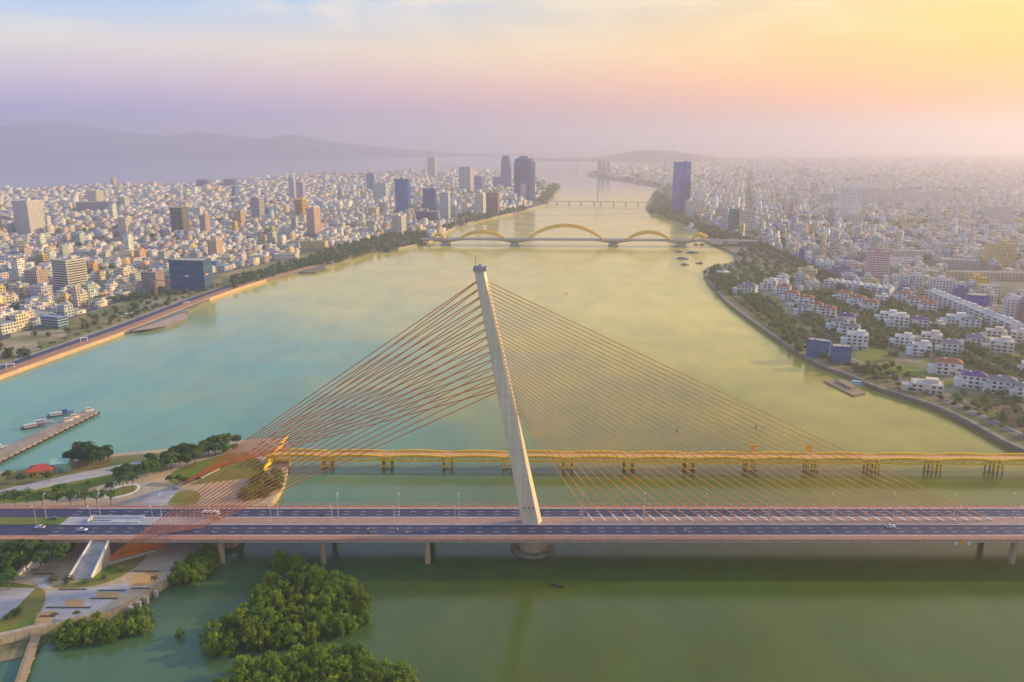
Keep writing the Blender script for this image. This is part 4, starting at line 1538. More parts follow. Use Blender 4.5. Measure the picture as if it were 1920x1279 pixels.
tower('yellow cream mansion with arcades among trees right of the avenue', 1495, 1530, 505, 524, -25, .7, (.72, .58, .26), 'grid', phrase='the yellow cream mansion')
tower('white mansion with long arcaded front near the pink tower', 1671, 1728, 470, 490, -14, .4, (.66, .62, .54), 'grid', huts=False)
tower('pinkish grey block beside the white mansion, near the pink tower', 1655, 1675, 455, 480, -14, .7, (.58, .42, .40), 'grid')
tower('white house with dark windows right of the white mansion', 1742, 1765, 457, 478, -14, .7, WH, 'grid')
tower('white narrow office block on the avenue in the middle right city', 1488, 1507, 420, 438, -14, .8, WH, 'grid')
tower('blue walled block left of the pink office tower', 1560, 1592, 500, 520, -12, .7, (.20, .26, .44), 'grid')
tower('building site wrapped in royal blue netting on the right bank', 1555, 1593, 649, 684, -12, .6, (.04, .13, .32), 'net', name='building_under_construction', phrase='the royal blue netted site')
tower('lower royal blue netted block stepping down towards the water', 1512, 1556, 638, 672, -34, .45, (.05, .14, .33), 'net', name='building_under_construction')
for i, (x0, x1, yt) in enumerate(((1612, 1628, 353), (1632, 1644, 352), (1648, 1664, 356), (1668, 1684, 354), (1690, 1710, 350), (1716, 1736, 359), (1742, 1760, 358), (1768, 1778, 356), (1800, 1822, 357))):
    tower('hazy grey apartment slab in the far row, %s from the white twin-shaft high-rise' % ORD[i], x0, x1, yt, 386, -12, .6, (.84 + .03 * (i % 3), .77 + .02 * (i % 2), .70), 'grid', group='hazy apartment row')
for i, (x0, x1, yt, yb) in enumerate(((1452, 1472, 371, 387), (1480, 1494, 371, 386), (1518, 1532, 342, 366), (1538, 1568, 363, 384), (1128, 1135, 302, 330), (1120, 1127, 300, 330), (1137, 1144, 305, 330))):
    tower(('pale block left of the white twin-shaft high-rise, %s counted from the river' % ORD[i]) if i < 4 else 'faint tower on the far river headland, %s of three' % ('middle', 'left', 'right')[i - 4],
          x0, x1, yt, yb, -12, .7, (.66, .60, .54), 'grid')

# tower crane beside the blue netted building
cx, cyy = P(294, 561, LZ)
t = empty('tower_crane', (cx, cyy, LZ), 'orange brown crane mast standing left of the blue netted building', 'crane')
m = MB()
for a in (-1, 1):
    for b_ in (-1, 1):
        m.box(a, b_, 0, .3, .3, 24)
for q in range(12):
    m.beam((-1, -1, q * 2), (1, -1, q * 2 + 2), .18).beam((1, -1, q * 2), (1, 1, q * 2 + 2), .18).beam((1, 1, q * 2), (-1, 1, q * 2 + 2), .18)
m.build('mast', M('crane_orange', (.52, .28, .16), .6, .2, 1), t, world=False)
MB().beam((-8, 0, 24.2), (20, 0, 24.2), 1.2, 1.2).build('jib', M('crane_orange', ()), t, world=False)
MB().box(0, 0, 22, 2.2, 2.2, 2.0).build('cab', M('crane_orange', ()), t, world=False)


# ------------------------------------------------------------------ villas on the right bank
VROOF = {'red tiled': (.36, .13, .075), 'purple tiled': (.13, .07, .22), 'grey': (.20, .20, .22), 'flat white': None}


def hip_roof(m, w_, d_, z, rise, over=.7):
    a, b = w_ / 2 + over, d_ / 2 + over
    r = max(0, a - b) if a > b else 0
    q = max(0, b - a) if b > a else 0
    n_ = len(m.v)
    m.v += [(-a, -b, z), (a, -b, z), (a, b, z), (-a, b, z), (-r, -q, z + rise), (r, q, z + rise)]
    m.f += [(n_, n_ + 1, n_ + 5, n_ + 4), (n_ + 1, n_ + 2, n_ + 5), (n_ + 2, n_ + 3, n_ + 4, n_ + 5), (n_ + 3, n_, n_ + 4), (n_ + 3, n_ + 2, n_ + 1, n_)]


def villa(label, px, py, wpx, roof, floors=3, rot=-28, asp=.7, color=(.74, .72, .68), modern=False, ang_seed=0):
    rr = random.Random(int(px * 3 + py))
    cx, cyy = P(px, py, RZ)
    w_ = wpx * mpp(cyy, RZ) / (abs(math.cos(R(rot))) + asp * abs(math.sin(R(rot))))
    d_ = w_ * asp
    cyy += d_ * .5
    h = floors * 3.4 + .6
    t = empty('villa', (cx, cyy, RZ), label, 'villa', 'riverside villas', R(rot))
    FOOT.append((cx, cyy, max(w_, d_) * .62 + 1.5))
    shell(w_, d_, h, .5).build('wall', paint, t, color, world=False)
    m = MB()
    if VROOF[roof] is None:
        m.box(0, 0, h - .3, w_ * .92, d_ * .92, .12)
        m.build('roof', paint, t, (.50, .48, .46), world=False)
        MB().box(w_ * .15, d_ * .1, h - .17, w_ * .4, d_ * .45, 2.9).build('roof_room', paint, t, color, world=False)
    else:
        hip_roof(m, w_, d_, h + .02, min(w_, d_) * .28)
        ro = m.build('roof', roof_tile, t, VROOF[roof], world=False)
        MB().box(-w_ * .18, -d_ * .12, h + .6, 2.2, 2.0, min(w_, d_) * .2).build('dormer', paint, t, color, world=False)
    side = MB()
    side.box(-w_ * .5 - w_ * .14, -d_ * .1, 0, w_ * .28 - .02, d_ * .6, h * .62)
    side.build('side_wing', paint, t, color, world=False)
    # windows big enough to see are pieces of their own
    fl = (h - .6) / floors
    for sd in (0, 1, 3):
        wide = w_ if sd == 0 else d_
        cols = max(2, int(wide / 4.2))
        for r in range(floors):
            for c in range(cols):
                if rr.random() < .12:
                    continue
                u = -wide / 2 + wide * (c + .5) / cols
                z_ = r * fl + fl * .28
                ww, wh = wide / cols * .52, fl * .52
                b = MB()
                if sd == 0:
                    b.box(u, -d_ / 2 - .03, z_, ww, .12, wh)
                elif sd == 1:
                    b.box(w_ / 2 + .03, u, z_, .12, ww, wh)
                else:
                    if r < 2 and u < d_ * .2:
                        continue
                    b.box(-w_ / 2 - .03, u, z_, .12, ww, wh)
                b.build('window', glass, t, world=False)
    for r in range(1, floors):
        MB().box(0, -d_ / 2 - .75, r * fl - .1, w_ * .7, 1.5, .3).build('balcony', paint, t, tuple(c * .95 for c in color), world=False)
    MB().box(w_ * .2, -d_ / 2 - .04, 0, 1.6, .14, 2.4).build('door', M('door_wood', (.16, .09, .05), .6, .2, 1), t, world=False)
    return t


VIL = [
    ('white villa with wide terraces among trees behind the tent', 1404, 552, 40, 'grey', 3), ('white cube villa with blank front beside the tree-lined path', 1446, 546, 28, 'flat white', 4),
    ('white villa with stepped roof behind the white cube villa', 1470, 533, 26, 'flat white', 3), ('red roofed villa at the head of the red roof row', 1472, 553, 30, 'red tiled', 3),
    ('second red roofed villa along the red roof row', 1488, 566, 32, 'red tiled', 3), ('third red roofed villa along the red roof row', 1514, 574, 30, 'red tiled', 3),
    ('fourth villa along the red roof row, white walled', 1532, 588, 30, 'red tiled', 3), ('fifth red roofed villa along the red roof row', 1556, 596, 32, 'red tiled', 3),
    ('dark roofed white villa below the red roof row by the field', 1512, 592, 32, 'grey', 3), ('purple roofed villa at the foot of the red roof row', 1592, 612, 36, 'purple tiled', 3),
    ('red roofed villa at the head of the middle roof row', 1586, 566, 32, 'red tiled', 3), ('second red roofed villa of the middle roof row', 1612, 575, 32, 'red tiled', 3),
    ('third red roofed villa of the middle roof row', 1636, 584, 32, 'red tiled', 3), ('white flat villa ending the middle roof row', 1656, 572, 28, 'flat white', 3),
    ('red roofed villa at the head of the right roof row', 1700, 566, 30, 'red tiled', 3), ('second red roofed villa of the right roof row', 1722, 576, 30, 'red tiled', 3),
    ('third red roofed villa of the right roof row', 1746, 586, 30, 'red tiled', 3), ('white villa with a long window row below the middle roof row', 1672, 606, 40, 'flat white', 3),
    ('tall white box villa left of the small purple roofed one', 1690, 618, 40, 'flat white', 4), ('white villa with purple roof beside the tall white box villa', 1728, 618, 34, 'purple tiled', 3),
    ('cream villa with a wide glazed upper floor', 1760, 620, 30, 'flat white', 2), ('white villa with terraces left of the terrace of white row houses', 1800, 612, 44, 'flat white', 3),
    ('lilac grey villa with dark roof near the white row houses', 1828, 618, 34, 'grey', 3), ('white villa with slanting roof above the royal blue site', 1578, 622, 38, 'grey', 3),
    ('big blank white box house right of the royal blue netted site', 1612, 655, 46, 'flat white', 4), ('white villa behind the big blank white box house', 1598, 632, 36, 'grey', 3),
    ('white villa with rounded roof edge by the crossing lane', 1700, 652, 40, 'flat white', 3), ('pale grey box villa with a bright side wall', 1732, 668, 40, 'flat white', 3),
    ('cream flat villa behind the pale grey box villa', 1752, 648, 44, 'flat white', 3), ('grey roofed villa with balconies by the red roofed corner villa', 1790, 666, 44, 'grey', 3),
    ('red roofed corner villa with white balconies near the water', 1784, 704, 52, 'red tiled', 3), ('purple roofed white villa with tall windows near the water', 1832, 730, 50, 'purple tiled', 3),
    ('modern cream villa with dark glass closest to the river wall', 1746, 738, 66, 'flat white', 2), ('cream villa with arcaded ground floor on the upper lane', 1836, 655, 42, 'grey', 3),
    ('large cream box house right of the arcaded villa', 1884, 668, 50, 'flat white', 4), ('white villa behind the large cream box house', 1872, 640, 40, 'flat white', 3),
    ('yellow cream house at the right edge of the upper lane', 1915, 650, 34, 'flat white', 4), ('long white villa with grey roof by the lower right lane', 1888, 740, 52, 'grey', 3),
    ('white house cut by the right edge on the lower lane', 1930, 752, 44, 'grey', 3), ('white villa cut by the right edge above the lawn', 1935, 705, 34, 'flat white', 3),
]
for i, (lb, px, py, wp, rf, fl) in enumerate(VIL):
    villa(lb, px, py, wp, rf, fl, rot=-26 + (i * 37 % 11) - 5, asp=.62 + .04 * (i % 5), color=(.76, .74, .70) if 'cream' not in lb else (.72, .64, .52))
# white terraces of row houses
for nm, A, B, nh in (('upper', (1548, 538), (1672, 556), 11), ('lower', (1742, 558), (1905, 626), 16)):
    a, c = Vector(P(*A, RZ)), Vector(P(*B, RZ))
    d = c - a
    rz = math.atan2(d.y, d.x)
    wl = d.length / nh
    for i in range(nh):
        p = a + d * ((i + .5) / nh)
        t = empty('row_house', (p.x, p.y, RZ), 'white row house, %s from the left in the %s white terrace' % (ORD[i], nm), 'house', 'white terraces of row houses', rz)
        h = 10.5 + .5 * (i * 7 % 3)
        shell(wl - .3, 13, h, .6).build('wall', paint, t, (.74, .72, .70), world=False)
        m = MB()
        m.box(0, 0, h - .6, wl - 1.1, 12.2, .1)
        m.build('roof', paint, t, ((.42, .46, .42), (.5, .48, .46), (.34, .42, .44))[i % 3], world=False)
        for r in range(3):
            MB().box(0, -6.55, r * 3.3 + 1, (wl - .3) * .6, .12, 1.7).build('window', glass, t, world=False)
            if r:
                MB().box(0, -7.1, r * 3.3 - .1, (wl - .3) * .8, 1.2, .3).build('balcony', paint, t, (.72, .7, .68), world=False)
        MB().box(wl * .1, 2, h - .5, wl * .5, 4, 2.6).build('stair_hut', paint, t, (.7, .68, .66), world=False)
        FOOT.append((p.x, p.y, 9))
LAND.append(('the upper white terrace', *P(1610, 547, RZ)))
LAND.append(('the lower white terrace', *P(1820, 590, RZ)))
LAND.append(('the red roof row', *P(1514, 575, RZ)))
LAND.append(('the middle roof row', *P(1612, 575, RZ)))
LAND.append(('the purple roofed villa near the water', *P(1832, 725, RZ)))

# ------------------------------------------------------------------ the plain houses of the city
WALLC = [((.70, .67, .62), 'white', 36), ((.66, .58, .44), 'cream', 18), ((.60, .48, .34), 'tan', 7), ((.50, .48, .47), 'grey', 13), ((.68, .54, .24), 'yellow', 7), ((.58, .40, .32), 'pink', 3),
         ((.44, .50, .54), 'pale blue', 10), ((.46, .54, .44), 'pale green', 6), ((.36, .25, .20), 'brown', 3), ((.66, .42, .20), 'orange', 2), ((.12, .20, .38), 'blue', 3)]
ROOFC = [((.40, .37, .34), 'flat grey roof', 40), ((.52, .48, .42), 'flat pale roof', 26), ((.34, .14, .09), 'red sheet roof', 7), ((.20, .28, .36), 'blue sheet roof', 6), ((.30, .34, .28), 'green sheet roof', 6),
         ((.24, .20, .19), 'dark roof', 10)]
wp_ = np.array([c[2] for c in WALLC], float)
wp_ /= wp_.sum()
rp_ = np.array([c[2] for c in ROOFC], float)
rp_ /= rp_.sum()
GAPS = [[P(*p) for p in q] for q in ([(1395, 452), (1440, 475), (1500, 505), (1560, 535), (1640, 575), (1760, 640), (1930, 735)], [(1395, 452), (1500, 440), (1700, 425), (2000, 405)])]
NOGO = [[P(*p) for p in q] for q in ([(1300, 520), (1380, 500), (1420, 520), (1540, 640), (1480, 700), (1300, 600)], [(1380, 470), (1430, 470), (1520, 530), (1420, 530)],
                                     [(620, 500), (700, 474), (800, 455), (800, 440), (740, 438), (600, 474), (560, 500)],
                                     [(1480, 560), (1560, 545), (1760, 570), (1930, 640), (1930, 900), (1480, 760)], [(1225, 400), (1250, 350), (1275, 390), (1330, 430), (1290, 430)])]


def lots(poly, shore, keep, rot0, xr, yr, seed):
    rr = np.random.default_rng(seed)
    out = []
    for (ya, yb, lw, ld, st, blk) in ((500, 1150, 10, 16, 9, 5), (1150, 1800, 11.5, 17, 10, 5), (1800, 2700, 13, 18, 11, 6), (2700, 4200, 17, 21, 13, 6), (4200, 6400, 28, 30, 18, 6), (6400, 9500, 42, 46, 24, 6)):
        c, s = math.cos(rot0), math.sin(rot0)
        span = 12500 if ya > 4000 else 7000
        us = np.arange(-span, span, lw)
        us = us + (np.floor(np.arange(len(us)) / blk) * st)
        vs = np.arange(-span, span, ld)
        vs = vs + np.floor(np.arange(len(vs)) / 2) * st
        U, V = np.meshgrid(us, vs)
        X, Y = U.ravel() * c - V.ravel() * s, U.ravel() * s + V.ravel() * c
        ok = (Y > ya) & (Y <= yb) & (X > -.74 * Y - 60) & (X < .74 * Y + 60) & (X > xr[0]) & (X < xr[1])
        X, Y = X[ok], Y[ok]
        ok = inside(poly, X, Y)
        X, Y = X[ok], Y[ok]
        ok = line_dist(shore, X, Y) > keep
        for q in NOGO:
            ok &= ~inside(q, X, Y)
        for q in GAPS:
            ok &= line_dist(q, X, Y) > 24
        for fx, fy, fr in FOOT:
            ok &= np.hypot(X - fx, (Y - fy) * np.where(Y < fy, .45, 1.0)) > fr + lw * .5
        # parks and gardens leave holes
        nzv = np.sin(X * .009 + seed) + np.sin(Y * .007 + X * .004 + seed * 2) + np.sin(X * .021 - Y * .013)
        ok &= (nzv < 2.0) & (rr.random(len(X)) < .90)
        a1 = (X * c + Y * s) % 330
        a2 = (-X * s + Y * c) % 410
        ok &= (a1 > 20) & (a2 > 22)                 # wide avenues between districts
        X, Y = X[ok], Y[ok]
        n_ = len(X)
        w_ = lw * rr.uniform(.72, 1.0, n_)
        d_ = ld * rr.uniform(.7, .99, n_)
        fl = rr.choice([1, 2, 3, 4, 5, 6], n_, p=[.20, .34, .26, .14, .04, .02])
        tall = rr.random(n_) < (.014 if ya < 1800 else .012)
        fl = np.where(tall, fl + rr.integers(3, 8, n_), fl)
        big = rr.random(n_) < .05
        w_ = np.where(big, w_ * rr.uniform(1.8, 3.0, n_), w_)
        d_ = np.where(big, d_ * rr.uniform(1.1, 1.7, n_), d_)
        fl = np.where(big, np.minimum(fl, 3), fl)
        rot = rot0 + rr.normal(0, .05, n_) + .22 * np.sin(X * .0021) * np.cos(Y * .0017)
        out.append(np.stack([X, Y, w_, d_, fl * 3.4 + .6, rot, fl], 1))
    return np.concatenate(out)


GL = lots(left_land, LB_line, 112, R(-20), (-6000, 1200), None, 3)
# nearer the quay north of the golden arches houses come closer to the water
GL2 = lots(left_land, LB_line[-13:], 45, R(-20), (-400, 1200), None, 3)
GL2 = GL2[(GL2[:, 1] > 1640) & (line_dist(LB_line, GL2[:, 0], GL2[:, 1]) <= 112)]
GR = lots(right_land, RB, 70, R(-16), (150, 9000), None, 5)
ALL = np.concatenate([GL, GL2, GR])
wi = rng.choice(len(WALLC), len(ALL), p=wp_)
ri = rng.choice(len(ROOFC), len(ALL), p=rp_)
ALL = np.concatenate([ALL, wi[:, None], ri[:, None]], 1)
# the houses that show largest are single things
vis = (np.abs(ALL[:, 0]) < .65 * ALL[:, 1])
score = np.where(vis, np.sqrt(ALL[:, 2] * ALL[:, 3]) * np.sqrt(ALL[:, 4]) / ALL[:, 1], 0)
order = np.argsort(-score)
near_i = order[:300]
far_i = order[300:]
bucket = {}
near_list = []
for i in near_i:
    x, y, w_, d_, h, rot, fl, a, b = ALL[i]
    ds = [(math.hypot(x - lx, (y - ly) * .6), ph) for ph, lx, ly in LAND]
    ph = min(ds)
    near_list.append((i, ph))
    bucket.setdefault((int(a), int(b), ph[1]), []).append((ph[0], i))
for v in bucket.values():
    v.sort()
FL_WORD = {1: 'single-storey', 2: 'two-storey', 3: 'three-storey', 4: 'four-storey', 5: 'five-storey', 6: 'six-storey'}
for i, ph in near_list:
    x, y, w_, d_, h, rot, fl, a, b = ALL[i]
    a, b, fl = int(a), int(b), int(fl)
    grp = bucket[(a, b, ph[1])]
    k = [q[1] for q in grp].index(i)
    rank = 'nearest' if k == 0 else ORD[k] + ' nearest'
    side = '' if len(grp) > 1 else ''
    t = empty('townhouse', (x, y, LZ), '%s house, %s, %s to %s' % (WALLC[a][1], ROOFC[b][1], rank, ph[1]), 'house', 'houses of the riverside city', rot)
    rr = random.Random(int(i))
    col = tuple(c * rr.uniform(.98, 1.16) for c in WALLC[a][0])
    shell(w_, d_, h, .7, .25).build('wall', paint, t, col, world=False)
    m = MB()
    if 'sheet' in ROOFC[b][1]:
        hip_roof(m, w_, d_, h + .01, 1.6, .3)
    else:
        m.box(0, 0, h - .7, w_ - .52, d_ - .52, .06)
    m.build('roof', paint, t, ROOFC[b][0], world=False)
    m = MB()
    face_quads(m, w_, d_, 0, h - .6, .30, fl, .55, .5, sides=(0, 1, 3), skip=.15, rr=rr)
    m.build('window_grid', glass, t, world=False, kind='stuff')
    if 'flat' in ROOFC[b][1]:
        MB().box(0, d_ * .22, h - .64, w_ * .6, d_ * .25, 2.9).build('stair_hut', paint, t, tuple(c * .95 for c in col), world=False)
        MB().cone(w_ * .2, -d_ * .2, h - .64, h + .9, .7, .7, 8).build('water_tank', galv, t, world=False)
    if fl > 1:
        m = MB()
        for r in range(1, fl):
            m.box(0, -d_ / 2 - .5, r * 3.4 - .1, w_ * .9, 1.0, .35)
        m.build('balcony', paint, t, tuple(min(1, c * 1.1) for c in col), world=False, kind='stuff')


def mass_boxes(name, A, label, cat, zb):
    """thousands of far houses as one mesh: walls, roofs, huts"""
    n_ = len(A)
    rr = np.random.default_rng(len(A))
    wc = np.array([c[0] for c in WALLC])[A[:, 7].astype(int)] * rr.uniform(.82, 1.2, (n_, 1))
    rc = np.array([c[0] for c in ROOFC])[A[:, 8].astype(int)] * rr.uniform(.8, 1.15, (n_, 1))
    hut = (rr.random(n_) < .55) & ~np.isin(A[:, 8].astype(int), (2, 3, 4))
    B = A[hut].copy()
    co, si = np.cos(B[:, 5]), np.sin(B[:, 5])
    oy = B[:, 3] * .22
    B[:, 0] += -si * oy
    B[:, 1] += co * oy
    B[:, 2] *= .6
    B[:, 3] *= .35
    hb_ = B[:, 4].copy() - .02
    B[:, 4] = hb_ + 2.9
    pit = np.isin(A[:, 8].astype(int), (2, 3, 4)) | (rr.random(n_) < .12)
    C = A[pit].copy()
    C[:, 2] += .5
    C[:, 3] += .5
    cz = C[:, 4] + .01
    C[:, 4] = cz + np.minimum(C[:, 2], C[:, 3]) * .13
    Q = np.concatenate([A, B, C])
    z0 = np.concatenate([np.full(n_, zb - .3), hb_ + zb, cz + zb])
    z1 = np.concatenate([A[:, 4], B[:, 4], C[:, 4]]) + zb
    W = np.concatenate([wc, wc[hut] * .96, rc[pit]])
    Rf = np.concatenate([rc, rc[hut] * .9, rc[pit]])
    N_ = len(Q)
    shr = np.concatenate([np.ones(n_ + len(B)), np.full(len(C), .22)])[:, None]
    shl = np.concatenate([np.ones(n_ + len(B)), np.full(len(C), .85)])[:, None]
    co, si = np.cos(Q[:, 5])[:, None], np.sin(Q[:, 5])[:, None]
    sx = np.array([-.5, .5, .5, -.5])[None] * Q[:, 2:3]
    sy = np.array([-.5, -.5, .5, .5])[None] * Q[:, 3:4]
    X = Q[:, 0:1] + sx * co - sy * si
    Y = Q[:, 1:2] + sx * si + sy * co
    V = np.zeros((N_, 8, 3))
    V[:, :4, 0] = X
    V[:, 4:, 0] = Q[:, 0:1] + sx * shr * co - sy * shl * si
    V[:, :4, 1] = Y
    V[:, 4:, 1] = Q[:, 1:2] + sx * shr * si + sy * shl * co
    V[:, :4, 2] = z0[:, None]
    V[:, 4:, 2] = z1[:, None]
    pat = np.array([[0, 1, 5, 4], [1, 2, 6, 5], [2, 3, 7, 6], [3, 0, 4, 7], [4, 5, 6, 7]])
    Fc = (np.arange(N_)[:, None, None] * 8 + pat[None]).reshape(-1, 4)
    colr = np.ones((N_, 5, 4))
    colr[:, :4, :3] = W[:, None]
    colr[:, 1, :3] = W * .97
    colr[:, 4, :3] = Rf
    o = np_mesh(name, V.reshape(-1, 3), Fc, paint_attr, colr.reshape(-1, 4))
    tag(o, label, cat, kind='stuff')
    return o


def np_mesh(name, V, Fc, mat, colr=None):
    me = bpy.data.meshes.new(name)
    nv, nf, k = len(V), len(Fc), Fc.shape[1]
    me.vertices.add(nv)
    me.vertices.foreach_set('co', np.ascontiguousarray(V, dtype=np.float32).ravel())
    me.loops.add(nf * k)
    me.loops.foreach_set('vertex_index', np.ascontiguousarray(Fc, dtype=np.int32).ravel())
    me.polygons.add(nf)
    me.polygons.foreach_set('loop_start', np.arange(0, nf * k, k, dtype=np.int32))
    me.update(calc_edges=True)
    if colr is not None:
        at = me.attributes.new('col', 'FLOAT_COLOR', 'FACE')
        at.data.foreach_set('color', np.ascontiguousarray(colr, dtype=np.float32).ravel())
    me.materials.append(mat)
    return link(name, me)


def mass_windows(name, A, zb, label):
    """window panes of the far houses within sight of telling them apart"""
    V = []
    cnt = 0
    for x, y, w_, d_, h, rot, fl, a, b in A:
        fl = int(fl)
        co, si = math.cos(rot), math.sin(rot)
        for side in (0, 1 if x < 0 else 3):
            wide = w_ if side == 0 else d_
            cols = max(1, int(wide / 3.6))
            for r in range(fl):
                z0 = zb + r * 3.4 + 1.0
                for c in range(cols):
                    if random.random() < .3:
                        continue
                    u = -wide / 2 + wide * (c + .5) / cols
                    hw = wide / cols * .28
                    if side == 0:
                        p = [(u - hw, -d_ / 2 - .06), (u + hw, -d_ / 2 - .06)]
                    elif side == 1:
                        p = [(w_ / 2 + .06, u - hw), (w_ / 2 + .06, u + hw)]
                    else:
                        p = [(-w_ / 2 - .06, u + hw), (-w_ / 2 - .06, u - hw)]
                    q = [(x + e * co - g * si, y + e * si + g * co) for e, g in p]
                    V += [(q[0][0], q[0][1], z0), (q[1][0], q[1][1], z0), (q[1][0], q[1][1], z0 + 1.6), (q[0][0], q[0][1], z0 + 1.6)]
    V = np.array(V)
    o = np_mesh(name, V, np.arange(len(V)).reshape(-1, 4), glass)
    return o


FA = ALL[far_i]
for nm, sel, lb in (('left_city', FA[:, 0] < .02 * FA[:, 1] + 60, 'dense far houses of the left bank city'), ('right_city', FA[:, 0] >= .02 * FA[:, 1] + 60, 'dense hazy houses of the right bank city')):
    ho = mass_boxes(nm, FA[sel], lb, 'houses', LZ)
    q = FA[sel]
    q = q[(q[:, 1] < 2300) & (np.abs(q[:, 0]) < .68 * q[:, 1])]
    wo_ = mass_windows('window_grid', q, LZ, lb)
    wo_.parent = ho
    wo_['kind'] = 'stuff'
print('houses', len(ALL), 'landmarks', len(LAND))
# ================================================================== TREES
def leaf_cloud(rr, lobes, per, size, keepz=None):
    """lobes: list of (centre, radius xyz); returns verts, quads of leaf-sized faces"""
    V = []
    for c, rad in lobes:
        for _ in range(per):
            d = rr.normal(size=3)
            d /= np.linalg.norm(d) + 1e-9
            k = rr.uniform(.55, 1.0) ** .5
            p = np.array(c) + d * np.array(rad) * k
            nrm = d * .9 + np.array([0, 0, .5]) + rr.normal(size=3) * .45
            nrm /= np.linalg.norm(nrm)
            a = np.cross(nrm, rr.normal(size=3))
            a /= np.linalg.norm(a) + 1e-9
            b = np.cross(nrm, a)
            s = size * rr.uniform(.6, 1.25)
            a = a * s
            b = b * s * .55
            V += [p - a, p + b * .9, p + a, p - b * .9]
    V = np.array(V)
    return V


def crown_mesh(name, seed, kind):
    rr = np.random.default_rng(seed)
    lobes = []
    if kind == 'broad':
        for _ in range(24):
            t = rr.uniform(0, 6.28)
            e = rr.uniform(-.35, 1.0)
            r = 3.3 * math.sqrt(max(.05, 1 - e * e)) * rr.uniform(.55, 1.05)
            lobes.append(((r * math.cos(t), r * math.sin(t), 5.4 + 2.3 * e), (1.35, 1.35, 1.0)))
        V = leaf_cloud(rr, lobes, 42, .58)
    elif kind == 'mangrove':
        for _ in range(32):
            t = rr.uniform(0, 6.28)
            e = rr.uniform(-.9, 1.0)
            r = 3.4 * math.sqrt(max(.06, 1 - max(e, 0) ** 2)) * rr.uniform(.4, 1.1)
            lobes.append(((r * math.cos(t), r * math.sin(t), 3.7 + 3.3 * e), (.95, .95, 1.15)))
        V = leaf_cloud(rr, lobes, 44, .42)
    elif kind == 'street':
        for _ in range(15):
            t = rr.uniform(0, 6.28)
            e = rr.uniform(-.4, .9)
            r = 2.7 * math.sqrt(max(.05, 1 - e * e)) * rr.uniform(.4, 1.1)
            lobes.append(((r * math.cos(t), r * math.sin(t), 4.6 + 1.2 * e), (1.1, 1.1, .6)))
        V = leaf_cloud(rr, lobes, 30, .42)
    elif kind == 'bush':
        for _ in range(10):
            t = rr.uniform(0, 6.28)
            r = rr.uniform(0, 1.2)
            lobes.append(((r * math.cos(t), r * math.sin(t), rr.uniform(.4, 1.5)), (.7, .7, .6)))
        V = leaf_cloud(rr, lobes, 34, .26)
    else:                                       # palm
        V = []
        for f in range(15):
            t = f * 2.399
            up = rr.uniform(.1, 1.0)
            pts = []
            for s in range(7):
                q = s / 6
                rad = 4.2 * q
                pts.append(np.array([rad * math.cos(t), rad * math.sin(t), 9.6 + up * 2.6 * q - 4.0 * q * q]))
            side = np.array([-math.sin(t), math.cos(t), 0])
            for s in range(6):
                wa, wb = .75 * math.sin(math.pi * (s / 6 * .9 + .08)), .75 * math.sin(math.pi * ((s + 1) / 6 * .9 + .08))
                for sg in (-1, 1):
                    V += [pts[s], pts[s + 1], pts[s + 1] + side * sg * wb + np.array([0, 0, -.35 * wb]), pts[s] + side * sg * wa + np.array([0, 0, -.35 * wa])]
        V = np.array(V)
    me = bpy.data.meshes.new(name)
    me.from_pydata([tuple(v) for v in V], [], [tuple(q) for q in np.arange(len(V)).reshape(-1, 4)])
    me.materials.append(leaf)
    me.update()
    return me


def trunk_mesh(name, kind, seed):
    rr = random.Random(seed)
    m = MB()
    if kind == 'palm':
        m.tube([(0, 0, 0), (.15, .05, 4), (.05, 0, 9.7)], [.28, .2, .16], 7)
    else:
        h, r = {'broad': (4.6, .32), 'mangrove': (3.0, .2), 'street': (3.9, .17), 'bush': (.6, .1)}[kind]
        m.tube([(0, 0, 0), (rr.uniform(-.1, .1), rr.uniform(-.1, .1), h * .5), (0, 0, h)], [r, r * .75, r * .5], 6)
        for k in range(5):
            a = k * 1.3 + rr.random()
            m.tube([(0, 0, h * .62), (math.cos(a) * h * .22, math.sin(a) * h * .22, h * .95), (math.cos(a) * h * .38, math.sin(a) * h * .38, h * 1.2)], [r * .5, r * .35, r * .12], 5)
        if kind == 'mangrove':
            for k in range(6):
                a = k * 1.05
                m.tube([(0, 0, 1.2), (math.cos(a) * .6, math.sin(a) * .6, .6), (math.cos(a), math.sin(a), -.5)], [.09, .07, .06], 4)
    me = bpy.data.meshes.new(name)
    me.from_pydata(m.v, [], m.f)
    me.materials.append(bark)
    me.update()
    return me


CM = {k: [crown_mesh('crown', 100 * i + j, k) for j in range(n)] for i, (k, n) in enumerate((('broad', 4), ('mangrove', 5), ('street', 3), ('bush', 3), ('palm', 2)))}
TM = {k: trunk_mesh('trunk', k, i) for i, k in enumerate(CM)}
TREE_N = [0]


def tree(kind, x, y, z, s, label, group, col=(.06, .10, .025), name=None, var=.28, sz=None):
    TREE_N[0] += 1
    rr = random.Random(TREE_N[0])
    t = empty(name or {'broad': 'broadleaf_tree', 'mangrove': 'mangrove_tree', 'street': 'street_tree', 'bush': 'shrub', 'palm': 'palm_tree'}[kind], (x, y, z), label,
              'shrub' if kind == 'bush' else 'tree', group, rr.uniform(0, 6.28))
    t.scale = (s, s, (sz or s) * rr.uniform(.9, 1.12))
    link('trunk', TM[kind], t)
    k = rr.uniform(1 - var, 1 + var)
    c = link('crown', rr.choice(CM[kind]), t, (col[0] * k * rr.uniform(.85, 1.2), col[1] * k, col[2] * k))
    return t


